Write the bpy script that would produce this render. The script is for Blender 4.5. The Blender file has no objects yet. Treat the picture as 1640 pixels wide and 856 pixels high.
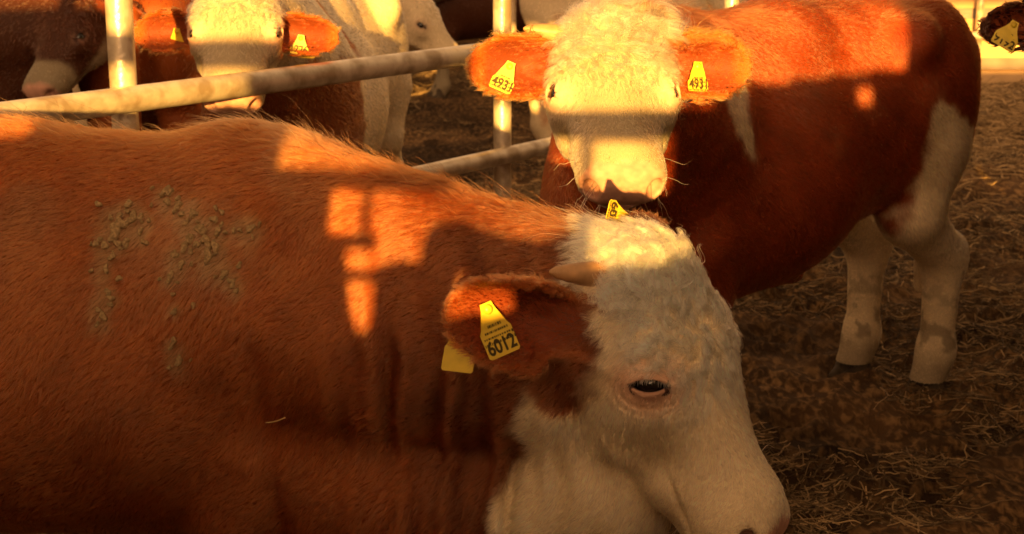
import bpy, bmesh, math, random, os
import numpy as np
from mathutils import Vector, Matrix
from mathutils.bvhtree import BVHTree

random.seed(7)
RNG = np.random.default_rng(7)
scene = bpy.context.scene
COL = scene.collection

# ------------------------------------------------------------------ camera, sky, sun, exposure
PITCH = math.radians(13.3)
CAM_H = 1.53
FPX = 2500.0                                    # focal length in pixels of the 1640 px wide photograph
cam_d = bpy.data.cameras.new('camera')
cam_d.sensor_width = 36.0
cam_d.lens = 36.0 * FPX / 1640.0
cam_d.clip_start, cam_d.clip_end = 0.05, 400.0
cam_d.dof.use_dof = True
cam_d.dof.focus_distance = 2.75
cam_d.dof.aperture_fstop = 9.0
cam = bpy.data.objects.new('camera', cam_d)
COL.objects.link(cam)
cam.location = (0, 0, CAM_H)
cam.rotation_euler = (math.radians(90) - PITCH, 0, 0)
scene.camera = cam

SUN_EL = math.radians(7.0)
SUN_AZ = math.radians(3.0)                     # the sun stands behind the camera, a little to its left
TO_SUN = np.array([-math.sin(SUN_AZ) * math.cos(SUN_EL), -math.cos(SUN_AZ) * math.cos(SUN_EL), math.sin(SUN_EL)])

world = bpy.data.worlds.new('World')
scene.world = world
world.use_nodes = True
wn = world.node_tree.nodes
wl = world.node_tree.links
bg = wn['Background']
sky = wn.new('ShaderNodeTexSky')
sky.sky_type = 'NISHITA'
sky.sun_disc = False
sky.sun_elevation = SUN_EL
sky.sun_rotation = math.atan2(TO_SUN[0], TO_SUN[1])
sky.air_density = 2.0
sky.dust_density = 4.0
bw = wn.new('ShaderNodeRGBToBW')
tint = wn.new('ShaderNodeMix')
tint.data_type = 'RGBA'
tint.blend_type = 'MULTIPLY'
tint.inputs['Factor'].default_value = 1.0
tint.inputs['B'].default_value = (1.0, 0.575, 0.28, 1)      # a dusty evening sky
wl.new(sky.outputs[0], bw.inputs[0])
wl.new(bw.outputs[0], tint.inputs['A'])
wl.new(tint.outputs['Result'], bg.inputs[0])
bg.inputs[1].default_value = 0.15

sun_d = bpy.data.lights.new('sun', 'SUN')
sun_d.energy = 5.0
sun_d.angle = math.radians(0.5)
sun_d.color = (1.0, 0.51, 0.105)
sun = bpy.data.objects.new('sun', sun_d)
COL.objects.link(sun)
sun.rotation_euler = Vector(TO_SUN).to_track_quat('Z', 'Y').to_euler()

vs = scene.view_settings
vs.view_transform = 'Standard'
vs.look = 'None'
vs.exposure = 2.0
vs.gamma = 1.0
vs.use_curve_mapping = False
scene.cycles.use_denoising = True
scene.cycles.max_bounces = 8
scene.cycles.diffuse_bounces = 3
scene.cycles.glossy_bounces = 4
scene.cycles.transmission_bounces = 6
scene.cycles.transparent_max_bounces = 8
scene.cycles_curves.shape = 'RIBBONS'

CLAY = bool(os.environ.get('CLAY'))

# ------------------------------------------------------------------ camera basis and pixel helper
R_ = np.array([1.0, 0, 0])
U_ = np.array([0, math.sin(PITCH), math.cos(PITCH)])
F_ = np.array([0, math.cos(PITCH), -math.sin(PITCH)])
CAM = np.array([0, 0, CAM_H])

def at(px, py, depth):
    """world point that lies at depth metres along the optical axis behind a pixel of the photograph"""
    return CAM + depth * (F_ + R_ * (px - 820) / FPX + U_ * (428 - py) / FPX)

def cdir(r, u, f):
    v = R_ * r + U_ * u + F_ * f
    return v / np.linalg.norm(v)

def nrm(v):
    v = np.asarray(v, float)
    return v / np.linalg.norm(v)

def sstep(a, b, x):
    t = np.clip((x - a) / (b - a), 0, 1)
    return t * t * (3 - 2 * t)

# ------------------------------------------------------------------ noise (sums of lattice values)
def _hash(ix, iy, iz, s):
    h = (ix.astype(np.int64) * 374761393 + iy.astype(np.int64) * 668265263 + iz.astype(np.int64) * 2147483647 + s * 974711) & 0x7fffffff
    h = (h ^ (h >> 13)) * 1274126177 & 0x7fffffff
    h = (h ^ (h >> 16)) & 0x7fffffff
    return h / 1073741823.5 - 1.0

def vnoise(p, scale, seed=0):
    q = p / scale
    i = np.floor(q)
    f = q - i
    f = f * f * (3 - 2 * f)
    i = i.astype(np.int64)
    out = 0
    for dx in (0, 1):
        wx = f[:, 0] if dx else 1 - f[:, 0]
        for dy in (0, 1):
            wy = f[:, 1] if dy else 1 - f[:, 1]
            for dz in (0, 1):
                wz = f[:, 2] if dz else 1 - f[:, 2]
                out = out + wx * wy * wz * _hash(i[:, 0] + dx, i[:, 1] + dy, i[:, 2] + dz, seed)
    return out

def fbm(p, scale, seed=0, oct=3):
    o = 0
    a = 1.0
    for k in range(oct):
        o = o + a * vnoise(p, scale / 2 ** k, seed + 31 * k)
        a *= 0.5
    return o

# ------------------------------------------------------------------ distance fields
def smin(a, b, k):
    h = np.maximum(k - np.abs(a - b), 0) / k
    return np.minimum(a, b) - h * h * k * 0.25

def smax(a, b, k):
    return -smin(-a, -b, k)

def cone(p, a, b, r1, r2):
    a = np.asarray(a, float)
    b = np.asarray(b, float)
    ba = b - a
    h = np.clip((p - a) @ ba / (ba @ ba), 0, 1)
    return np.linalg.norm(p - a - h[:, None] * ba, axis=1) - (r1 + (r2 - r1) * h)

def ell(p, c, r, rot=None):
    q = p - np.asarray(c, float)
    if rot is not None:
        q = q @ rot
    r = np.asarray(r, float)
    k0 = np.linalg.norm(q / r, axis=1)
    k1 = np.linalg.norm(q / (r * r), axis=1)
    return k0 * (k0 - 1) / np.maximum(k1, 1e-9)

from concurrent.futures import ThreadPoolExecutor
POOL = ThreadPoolExecutor(4)

def par(fn, p):
    if len(p) < 12000:
        return fn(p)
    return np.concatenate(list(POOL.map(fn, np.array_split(p, len(p) // 12000 + 1))))

def mesh_from_sdf(fn, lo, hi, h):
    """surface nets over a block-sparse grid"""
    B = 4
    lo = np.asarray(lo, float)
    n = np.ceil((np.asarray(hi) - lo) / h / B).astype(int)
    bc = np.stack(np.meshgrid(*[np.arange(k) for k in n], indexing='ij'), -1).reshape(-1, 3)
    cen = lo + (bc * B + (B - 1) / 2) * h
    d = par(fn, cen)
    near = np.abs(d) < h * B * 1.9
    vol = np.repeat(np.repeat(np.repeat(np.where(d > 0, 1.0, -1.0).reshape(n).astype(np.float32), B, 0), B, 1), B, 2)
    off = np.stack(np.meshgrid(*[np.arange(B)] * 3, indexing='ij'), -1).reshape(-1, 3)
    bsel = bc[near]
    idx = (bsel[:, None, :] * B + off[None]).reshape(-1, 3)
    vol[idx[:, 0], idx[:, 1], idx[:, 2]] = par(fn, lo + idx * h)
    s = vol < 0
    N = vol.shape
    c8 = [s[i:N[0] - 1 + i, j:N[1] - 1 + j, k:N[2] - 1 + k] for i in (0, 1) for j in (0, 1) for k in (0, 1)]
    cnt = sum(c.astype(np.int8) for c in c8)
    act = (cnt > 0) & (cnt < 8)
    ci = np.argwhere(act)
    vid = -np.ones(act.shape, np.int64)
    vid[act] = np.arange(len(ci))
    acc = np.zeros((len(ci), 3))
    w = np.zeros(len(ci))
    corners = [(i, j, k) for i in (0, 1) for j in (0, 1) for k in (0, 1)]
    vals = {c: vol[ci[:, 0] + c[0], ci[:, 1] + c[1], ci[:, 2] + c[2]] for c in corners}
    for a in corners:
        for ax in range(3):
            if a[ax] == 0:
                b = list(a)
                b[ax] = 1
                b = tuple(b)
                va, vb = vals[a], vals[b]
                m = (va < 0) != (vb < 0)
                t = np.where(m, va / np.where(m, va - vb, 1), 0)
                pt = np.tile(np.array(a, float), (len(ci), 1))
                pt[:, ax] = t
                acc[m] += pt[m]
                w[m] += 1
    V = lo + (ci + acc / np.maximum(w, 1)[:, None]) * h
    quads = []
    for ax in range(3):
        sl0 = [slice(1, N[q] - 1) for q in range(3)]
        sl0[ax] = slice(0, N[ax] - 1)
        sl1 = list(sl0)
        sl1[ax] = slice(1, N[ax])
        a, b = s[tuple(sl0)], s[tuple(sl1)]
        e = np.argwhere(a != b)
        if not len(e):
            continue
        flip = a[tuple(e.T)]
        for q in range(3):
            if q != ax:
                e[:, q] += 1
        o1, o2 = [(1, 2), (2, 0), (0, 1)][ax]
        def cid(d1, d2):
            c = e.copy()
            c[:, o1] -= d1
            c[:, o2] -= d2
            return vid[c[:, 0], c[:, 1], c[:, 2]]
        q4 = np.stack([cid(1, 1), cid(0, 1), cid(0, 0), cid(1, 0)], 1)
        q4[~flip] = q4[~flip][:, ::-1]
        quads.append(q4)
    Q = np.concatenate(quads)
    Q = Q[(Q >= 0).all(1)]
    return V, Q

TET = np.array([[1, -1, -1], [-1, -1, 1], [-1, 1, -1], [1, 1, 1]], float)

def grad(fn, p, e=0.0012):
    g = np.zeros_like(p)
    for k in TET:
        g += k[None] * par(fn, p + k * e)[:, None]
    return g / (4 * e)

def project(fn, p, it=2, lim=0.004):
    for _ in range(it):
        d = par(fn, p)
        g = grad(fn, p)
        g2 = np.maximum((g * g).sum(1), 0.15)
        st = np.clip(d / g2, -lim, lim)
        p = p - g * st[:, None]
    return p

def normals_of(fn, p, e=0.002):
    g = grad(fn, p, e)
    return g / np.maximum(np.linalg.norm(g, axis=1), 1e-9)[:, None]

def face_centres(V, F):
    n = np.array([len(f) for f in F])
    flat = np.fromiter((i for f in F for i in f), np.int64, n.sum())
    return np.add.reduceat(V[flat], np.concatenate([[0], np.cumsum(n)[:-1]]), 0) / n[:, None]

def mesh_normals(V, F):
    tr = tri_arrays(F)
    fn = np.cross(V[tr[:, 1]] - V[tr[:, 0]], V[tr[:, 2]] - V[tr[:, 0]])
    N = np.stack([sum(np.bincount(tr[:, j], fn[:, k], minlength=len(V)) for j in range(3)) for k in range(3)], 1)
    return N / np.maximum(np.linalg.norm(N, axis=1), 1e-12)[:, None]

def subdivide(V, Q, sel):
    """split the selected quads in four; neighbours take the new edge points as n-gon corners"""
    edges = {}
    V = list(map(tuple, V))
    out = []
    selset = set(np.flatnonzero(sel).tolist())
    def mid(a, b, make):
        k = (a, b) if a < b else (b, a)
        if k in edges:
            return edges[k]
        if not make:
            return None
        A, B = V[a], V[b]
        V.append(((A[0] + B[0]) / 2, (A[1] + B[1]) / 2, (A[2] + B[2]) / 2))
        edges[k] = len(V) - 1
        return edges[k]
    Ql = [list(q) for q in Q]
    for i in selset:
        q = Ql[i]
        k = len(q)
        m = [mid(q[j], q[(j + 1) % k], True) for j in range(k)]
        c = np.mean([V[j] for j in q], axis=0)
        V.append(tuple(c))
        ic = len(V) - 1
        for j in range(k):
            out.append([q[j], m[j], ic, m[j - 1]])
    for i, q in enumerate(Ql):
        if i in selset:
            continue
        k = len(q)
        r = []
        for j in range(k):
            r.append(q[j])
            m = mid(q[j], q[(j + 1) % k], False)
            if m is not None:
                r.append(m)
        out.append(r)
    return np.array(V), out

# ------------------------------------------------------------------ object helpers
def new_mesh(name, V, F, mat=None, smooth=True):
    me = bpy.data.meshes.new(name)
    me.from_pydata([tuple(v) for v in V], [], [list(map(int, f)) for f in F])
    if smooth:
        me.polygons.foreach_set('use_smooth', [True] * len(me.polygons))
    if mat:
        me.materials.append(mat)
    me.update()
    return me

def link(name, data, parent=None):
    o = bpy.data.objects.new(name, data)
    COL.objects.link(o)
    if parent is not None:
        o.parent = parent
        o.matrix_parent_inverse = parent_world(parent).inverted()
    return o

def parent_world(o):
    m = o.matrix_basis.copy()
    if o.parent is not None:
        m = parent_world(o.parent) @ o.matrix_parent_inverse @ m
    return m

def empty(name, loc, label, cat, group=None):
    o = bpy.data.objects.new(name, None)
    o.empty_display_size = 0.1
    COL.objects.link(o)
    o.location = loc
    tag(o, label, cat, group)
    return o

def tag(o, label=None, cat=None, group=None, kind=None):
    if label: o['label'] = label
    if cat: o['category'] = cat
    if group: o['group'] = group
    if kind: o['kind'] = kind
    return o

def color_attr(me, cols, name='coat'):
    a = me.attributes.new(name, 'FLOAT_COLOR', 'POINT')
    buf = np.ones((len(me.vertices), 4), np.float32)
    buf[:, :3] = cols
    a.data.foreach_set('color', buf.ravel())

# ------------------------------------------------------------------ materials
def mat_new(name):
    m = bpy.data.materials.new(name)
    m.use_nodes = True
    nt = m.node_tree
    return m, nt.nodes, nt.links, nt.nodes['Principled BSDF']

def mat_plain(name, col, rough=0.6, spec=0.4, noise=0.0, nscale=20.0, bump=0.0, metallic=0.0):
    m, n, l, p = mat_new(name)
    p.inputs['Roughness'].default_value = rough
    p.inputs['Specular IOR Level'].default_value = spec
    p.inputs['Metallic'].default_value = metallic
    p.inputs['Base Color'].default_value = (*col, 1)
    if noise or bump:
        tc = n.new('ShaderNodeTexCoord')
        nz = n.new('ShaderNodeTexNoise')
        nz.inputs['Scale'].default_value = nscale
        nz.inputs['Detail'].default_value = 6
        l.new(tc.outputs['Object'], nz.inputs['Vector'])
        if noise:
            r = n.new('ShaderNodeValToRGB')
            r.color_ramp.elements[0].position = 0.3
            r.color_ramp.elements[1].position = 0.75
            r.color_ramp.elements[0].color = (*[c * (1 - noise) for c in col], 1)
            r.color_ramp.elements[1].color = (*[min(1, c * (1 + noise)) for c in col], 1)
            l.new(nz.outputs['Fac'], r.inputs[0])
            l.new(r.outputs[0], p.inputs['Base Color'])
        if bump:
            b = n.new('ShaderNodeBump')
            b.inputs['Strength'].default_value = 0.6
            b.inputs['Distance'].default_value = bump
            l.new(nz.outputs['Fac'], b.inputs['Height'])
            l.new(b.outputs[0], p.inputs['Normal'])
    return m

def mat_hide():
    m, n, l, p = mat_new('hide')
    a = n.new('ShaderNodeAttribute')
    a.attribute_name = 'coat'
    tc = n.new('ShaderNodeTexCoord')
    nz = n.new('ShaderNodeTexNoise')
    nz.inputs['Scale'].default_value = 320
    nz.inputs['Detail'].default_value = 4
    l.new(tc.outputs['Object'], nz.inputs['Vector'])
    b = n.new('ShaderNodeBump')
    b.inputs['Strength'].default_value = 0.35
    b.inputs['Distance'].default_value = 0.002
    l.new(nz.outputs['Fac'], b.inputs['Height'])
    l.new(b.outputs[0], p.inputs['Normal'])
    l.new(a.outputs['Color'], p.inputs['Base Color'])
    p.inputs['Roughness'].default_value = 0.62
    p.inputs['Specular IOR Level'].default_value = 0.25
    p.inputs['Subsurface Weight'].default_value = 0.0
    return m

def mat_hair():
    m = bpy.data.materials.new('hair')
    m.use_nodes = True
    n, l = m.node_tree.nodes, m.node_tree.links
    n.clear()
    out = n.new('ShaderNodeOutputMaterial')
    a = n.new('ShaderNodeAttribute')
    a.attribute_name = 'coat'
    h = n.new('ShaderNodeBsdfHairPrincipled')
    h.model = 'CHIANG'
    h.parametrization = 'COLOR'
    h.inputs['Roughness'].default_value = 0.34
    h.inputs['Radial Roughness'].default_value = 0.6
    h.inputs['Coat'].default_value = 0.0
    h.inputs['Random Roughness'].default_value = 0.2
    l.new(a.outputs['Color'], h.inputs['Color'])
    l.new(h.outputs[0], out.inputs[0])
    return m

M_HIDE = mat_hide()
M_HAIR = mat_hair()
M_HORN = mat_plain('horn', (0.42, 0.24, 0.11), 0.45, 0.4, 0.35, 40, 0.002)
M_EYE = mat_plain('eye', (0.008, 0.006, 0.005), 0.06, 0.6)
M_HOOF = mat_plain('hoof', (0.05, 0.035, 0.022), 0.75, 0.3, 0.5, 30, 0.006)
M_TAG = mat_plain('tag_plastic', (0.62, 0.45, 0.03), 0.4, 0.45, 0.12, 60, 0.0)
M_INK = mat_plain('tag_ink', (0.05, 0.035, 0.01), 0.6, 0.2)

# ------------------------------------------------------------------ cattle
class Cow:
    pass

HEAD_PRIMS = [  # x lateral, y along the face from poll to muzzle, z out of the forehead
    ('e', (0, .138, -.085), (.100, .117, .092), .03),
    ('e', (0, .170, -.052), (.104, .125, .052), .04),
    ('e', (0, .070, -.065), (.082, .045, .055), .04),
    ('c', (.084, .175, -.062), (.078, .215, -.075), .038, .034, .03),
    ('c', (0, .20, -.060), (0, .40, -.050), .058, .044, .05),
    ('c', (.040, .24, -.105), (.030, .40, -.082), .062, .044, .05),
    ('e', (.068, .165, -.140), (.036, .115, .088), .04),
    ('c', (.055, .10, -.190), (.018, .35, -.125), .048, .036, .05),
    ('e', (0, .418, -.066), (.074, .060, .058), .035),
    ('e', (.036, .447, -.060), (.040, .032, .042), .022),
    ('e', (0, .40, -.118), (.046, .060, .028), .02),
]

def make_cow(head_o, head_L, head_N, hs, torg, thead, ts, ears, eye_open=.011, fold=None, legs=True,
             neck_r=1.0, eye_ax=(-.12, .78, .55), leg_shift=((0, 0), (0, 0), (0, 0), (0, 0)), neck_ctrl=None, tail=True, crest=.12, throat=.16, thr_r=1.0, sink=.0, nost=(.056, .466, -.060), eye_r=.0220, join_k=.045, crest_o=(.30, 0, 1.10), occ_l=(0, .08, -.12), occ_r=.112, eye_y=.235, pol_l=(0, .055, -.085), thr_l=(0, .12, -.185)):
    c = Cow()
    L = nrm(head_L)
    N = nrm(np.asarray(head_N) - L * np.dot(head_N, L))
    X = np.cross(L, N)                      # lateral axis: cross(long, normal)
    c.o, c.L, c.N, c.X, c.hs = np.asarray(head_o, float), L, N, X, hs * .5 / .48
    M = np.stack([X, L, N], 1)
    def tohead(p):
        return (p - c.o) @ M / c.hs
    def fromhead(q):
        return c.o + (np.asarray(q, float) * c.hs) @ M.T
    c.tohead, c.fromhead, c.M = tohead, fromhead, M
    fx = nrm((thead[0], thead[1], 0))
    ly = np.array([-fx[1], fx[0], 0])
    T = np.stack([fx, ly, np.array([0, 0, 1.0])], 1)
    c.torg = np.array([torg[0], torg[1], -sink])
    def totr(p):
        return (p - c.torg) @ T / ts
    def fromtr(q):
        return c.torg + (np.asarray(q, float) * ts) @ T.T
    c.totr, c.fromtr, c.T, c.ts = totr, fromtr, T, ts
    # eyes: found on the head surface
    def head_sdf_raw(q):
        ax = q.copy()
        ax[:, 0] = np.abs(ax[:, 0])
        d = None
        for pr in HEAD_PRIMS:
            if pr[0] == 'e':
                e = ell(ax, pr[1], pr[2])
            elif pr[1][0] == .084:
                e = cone(ax, (.086, eye_y - .022, -.060), (.080, eye_y + .018, -.074), pr[3], pr[4])
            else:
                e = cone(ax, pr[1], pr[2], pr[3], pr[4])
            d = e if d is None else smin(d, e, pr[-1])
        # nostrils, mouth line, hollow before the eye
        def bump(cx, cy, cz, r):
            return np.exp(-((ax - np.array([cx, cy, cz])) ** 2).sum(1) / (r * r))
        d = d + .010 * bump(.088, .305, -.098, .034) + .009 * bump(.100, .125, -.085, .036)      # hollows before and behind the eye
        d = d - .007 * bump(.086, .285, -.142, .026) - .006 * bump(.066, .345, -.120, .024)      # facial crest
        d = d - .006 * bump(.095, .150, -.170, .04) + .007 * bump(.070, .30, -.175, .03)         # cheek muscle and the dip below it
        d = d - .006 * bump(.075, .195, -.012, .030)                                             # brow
        d = smax(d, -ell(ax, nost, (.015, .021, .019)), .012)
        d = d + .006 * np.exp(-((ax[:, 2] + .100 + .10 * np.maximum(ax[:, 1] - .40, -.06)) / .004) ** 2) * sstep(.30, .36, ax[:, 1])
        return d
    eo = nrm((.84, -.05, .36))
    ts_ = np.linspace(0, .1, 300)
    ray = np.array([.055, eye_y, -.070]) + ts_[:, None] * eo
    dd = head_sdf_raw(ray)
    hit = ray[np.argmax(dd > 0)]
    er = eye_r
    ec = hit - eo * (er - .0015)
    c.eye_c, c.eye_r, c.eye_o = ec, er, eo
    ea = nrm(np.array(eye_ax))                           # corner to corner
    ea = nrm(ea - eo * ea.dot(eo))
    eb = np.cross(ea, eo)
    if eb[2] * .4 - eb[1] < 0:
        eb = -eb                                          # towards the brow
    Er = np.stack([ea, eb, eo], 1)
    c.eye_R = Er
    def head_sdf(q):
        d = head_sdf_raw(q)
        ax = q.copy()
        ax[:, 0] = np.abs(ax[:, 0])
        m = np.linalg.norm(ax - ec, axis=1) < .09
        if m.any():
            a = ax[m]
            dm = d[m]
            loc = (a - ec) @ Er
            # lids: a swelling over the ball, then the slit, then folds
            dm = smin(dm, np.linalg.norm(loc * np.array([.88, 1, 1]), axis=1) - (er + .0045), .012)
            def arc(s, h, w, x0=.027):
                xx = np.clip(loc[:, 0], -x0, x0)
                yy = s * h * (1 - (xx / x0) ** 2)
                zz = np.sqrt(np.maximum((er + .003) ** 2 - yy ** 2 - (xx * .85) ** 2, 1e-6))
                return np.sqrt((loc[:, 0] - xx) ** 2 + (loc[:, 1] - yy) ** 2 + (loc[:, 2] - zz) ** 2) - w
            dm = smin(dm, arc(1, eye_open + .008, .0056), .006)
            dm = smin(dm, arc(-1, eye_open + .004, .0026), .006)
            dm = smin(dm, arc(1, .029, .0035, .036), .010)
            rr_ = np.hypot(loc[:, 0] * .85, loc[:, 1])
            dm = dm + .0006 * np.sin(rr_ * 620 + 1.2 * np.sin(np.arctan2(loc[:, 1], loc[:, 0]) * 3)) * sstep(.030, .036, rr_) * sstep(.070, .048, rr_) * (.35 + .65 * (loc[:, 1] < 0))
            slit = np.maximum(np.abs(loc[:, 1] + .001) - eye_open * (1 - np.clip(np.abs(loc[:, 0]) / .0255, 0, 1) ** 2), -loc[:, 2])
            slit = np.maximum(slit, np.abs(loc[:, 0]) - .0255)
            dm = smax(dm, -slit, .003)
            d[m] = dm
        return d
    c.head_sdf = head_sdf
    c.eye_open = eye_open
    c.nost = np.array(nost)
    # ears
    earf = []
    for (side, e_, q_, ln, hw_, eb_) in ears:
        b = fromhead((side * eb_[0], eb_[1], eb_[2]))
        e = nrm(e_)
        q = nrm(np.asarray(q_) - e * np.dot(q_, e))
        w = np.cross(e, q)
        earf.append((b, e, q, w, ln, hw_, side))
    c.earf = earf
    def ear_hw(u, hw_):
        uu = np.clip(u, 0, 1)
        return hw_ * (.42 + .58 * sstep(0, .42, uu)) * np.sqrt(np.maximum(1 - np.clip((uu - .45) / .55, 0, 1) ** 2.4, 1e-4))
    def ear_sdf(p):
        d = np.full(len(p), 9.0)
        for (b, e, q, w, ln, hw_, side) in earf:
            r = p - b
            m = (r * r).sum(1) < (ln * 1.6) ** 2
            if not m.any():
                continue
            rr = r[m]
            u = rr @ e / ln
            v = rr @ w
            t = rr @ q
            hw = ear_hw(u, hw_)
            cup = (1.75 - 1.15 * np.clip(u, 0, 1)) * v * v / hw_ - .012 * np.sin(np.clip(u, 0, 1) * 3.1)
            th = .0090 * (1.15 - .4 * np.clip(u, 0, 1))
            dl = smax(np.abs(t - cup) - th, np.abs(v) - hw, .012)
            dl = np.maximum(dl, np.maximum((u - 1) * ln, (-u - .1) * ln)) * .72
            base = cone(rr, (0, 0, 0), e * ln * .22, .034, .022)
            # the ear is a funnel at its root
            base = smax(base, -cone(rr, e * ln * .12 + q * .012, e * ln * .6 + q * .03, .014, .03), .012)
            dl = smin(dl, base, .022)
            d[m] = np.minimum(d[m], dl)
        return d
    c.ear_sdf = ear_sdf
    # trunk and neck
    tr = [('e', (.30, 0, .78), (.40, .235, .35)), ('e', (.0, 0, .80), (.46, .285, .345)), ('e', (-.42, 0, .88), (.36, .235, .30)),
          ('c', (-.66, 0, 1.105), (-.1, 0, 1.09), .125, .13), ('c', (-.1, 0, 1.09), (.40, 0, 1.085), .13, .115),
          ('e', (-.66, .135, .93), (.235, .120, .29)), ('e', (-.66, -.135, .93), (.235, .120, .29)),
          ('c', (-.50, .20, 1.12), (-.50, -.20, 1.12), .06, .06), ('c', (-.86, .10, 1.05), (-.86, -.10, 1.05), .06, .06),
          ('e', (.38, .16, .82), (.15, .085, .31)), ('e', (.38, -.16, .82), (.15, .085, .31)),
          ('e', (.56, 0, .66), (.13, .14, .16)), ('c', (-.12, 0, .50), (-.24, 0, .46), .045, .03)]
    trk = [.08] * len(tr)
    cones = []
    for s, (dx, dy), hind in ((1, leg_shift[0], 1), (-1, leg_shift[1], 1), (1, leg_shift[2], 0), (-1, leg_shift[3], 0)):
        if hind:
            y = s * .135
            cones += [((-.66, y, .78), (-.61, y * 1.08, .60), .135, .085), ((-.61, y * 1.08, .60), (-.80 + dx * .5, y + dy * .5, .44), .085, .066),
                      ((-.80 + dx * .5, y + dy * .5, .44), (-.765 + dx, y + dy, .14), .060, .047), ((-.765 + dx, y + dy, .14), (-.725 + dx, y + dy, .05), .052, .055),
                      ((-.835 + dx * .5, y + dy * .5, .46), (-.81 + dx * .6, y + dy * .6, .38), .029, .025)]
        else:
            y = s * .13
            cones += [((.40, y * 1.1, .66), (.34, y * 1.05, .52), .11, .075), ((.34, y * 1.05, .52), (.37 + dx * .5, y + dy * .5, .34), .066, .050),
                      ((.37 + dx * .5, y + dy * .5, .34), (.37 + dx, y + dy, .12), .043, .034), ((.37 + dx, y + dy, .12), (.41 + dx, y + dy, .05), .042, .048)]
    c.feet = [fromtr((-.705 + leg_shift[0][0], .135 + leg_shift[0][1], 0)), fromtr((-.705 + leg_shift[1][0], -.135 + leg_shift[1][1], 0)),
              fromtr((.43 + leg_shift[2][0], .13 + leg_shift[2][1], 0)), fromtr((.43 + leg_shift[3][0], -.13 + leg_shift[3][1], 0))]
    # neck as chains between shoulder and head
    def bez(a, b, cc, n):
        t = np.linspace(0, 1, n)[:, None]
        return (1 - t) ** 2 * a + 2 * t * (1 - t) * cc + t * t * b
    ctrl = fromtr((.72, 0, .95)) if neck_ctrl is None else np.asarray(neck_ctrl, float)
    up = np.array([0, 0, 1.0])
    chains = []
    occ = fromhead(occ_l)
    pol = fromhead(pol_l)
    thr = fromhead(thr_l)
    chains.append((bez(fromtr((.34, 0, .90)), occ, ctrl, 7), np.linspace(.235 * ts, occ_r * hs, 7) * neck_r))
    chains.append((bez(fromtr(crest_o), pol, ctrl + up * crest, 7), np.linspace(.12 * ts, .075 * hs, 7) * neck_r))
    chains.append((bez(fromtr((.50, 0, .66)), thr, ctrl - up * throat, 7), np.linspace(.13 * ts, .065 * hs, 7) * neck_r * thr_r))
    def body_sdf(p):
        q = totr(p)
        d = None
        for pr, k in zip(tr, trk):
            e = ell(q, pr[1], pr[2]) if pr[0] == 'e' else cone(q, pr[1], pr[2], pr[3], pr[4])
            d = e if d is None else smin(d, e, k)
        for (a, b, r1, r2) in cones:
            d = smin(d, cone(q, a, b, r1, r2), .05)
        if tail:
            tl = smin(cone(q, (-.86, 0, 1.14), (-.955, 0, 1.02), .04, .03), cone(q, (-.955, 0, 1.02), (-.94, 0, .50), .026, .016), .03)
            tl = smin(tl, cone(q, (-.94, 0, .50), (-.93, 0, .30), .035, .02), .04)
            d = smin(d, tl, .03)
        d = d * ts
        for pts, rad in chains:
            for i in range(len(pts) - 1):
                d = smin(d, cone(p, pts[i], pts[i + 1], rad[i], rad[i + 1]), .07)
        if fold is not None:
            d = fold(p, d)
        return d
    c.body_sdf = body_sdf
    def parts(p):
        return body_sdf(p), head_sdf(tohead(p)) * c.hs, ear_sdf(p)
    c.parts = parts
    def sdf(p):
        a, b, e = parts(p)
        k = .045 if join_k == .045 else .045 + (join_k - .045) * (lambda q: sstep(-.155, -.215, q[:, 2]) * sstep(.12, .2, q[:, 1]))(tohead(p))
        return smin(smin(a, b, k), e, .022)
    c.sdf = sdf
    return c

def build_body(c, name, parent, h, detail=0):
    q = np.array([c.fromtr(v) for v in [(-1.08, -.36, 0), (-1.08, .36, 1.3), (.75, -.36, 0), (.75, .36, 1.3), (-1.08, .36, 0), (.75, .36, 0), (-1.08, -.36, 0)]] +
                 [c.fromhead(v) for v in [(-.15, -.08, .05), (.15, .56, .05), (.15, -.08, -.3), (-.15, .56, -.3), (-.15, -.08, -.3), (.15, .56, -.3)]] +
                 [b + e * ln * 1.1 for (b, e, q_, w, ln, hw, s) in c.earf] + [b + e * ln * .5 + w * s2 * hw * 1.2 for (b, e, q_, w, ln, hw, s) in c.earf for s2 in (-1, 1)])
    lo, hi = q.min(0) - .06, q.max(0) + .06
    lo[2] = 0.012
    V, Q = mesh_from_sdf(c.sdf, lo, hi, h)
    V = project(c.sdf, V, 1, h * .5)
    F = Q.tolist()
    if detail:
        for lev in range(detail):
            cen = face_centres(V, F)
            if lev == 0:
                a, b, e = c.parts(cen)
                sel = np.minimum(b, e) < np.minimum(a, 9) + .01
            else:
                hq = c.tohead(cen)
                hq[:, 0] = np.abs(hq[:, 0])
                sel = (np.linalg.norm(hq - c.eye_c, axis=1) < .05) | (np.linalg.norm(hq - np.array([.04, .46, -.06]), axis=1) < .045)
            n0 = len(V)
            V, F = subdivide(V, F, sel)
            V[n0:] = project(c.sdf, V[n0:], 2, .003)
    c.V, c.F = V, F
    c.Nv = mesh_normals(V, F)
    return V, F


BROWN = np.array([.40, .088, .011])
DARKBR = np.array([.17, .042, .010])
WHITE = np.array([.92, .735, .465])
PINK = np.array([.66, .38, .27])
NOSE = np.array([.46, .25, .18])

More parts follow.
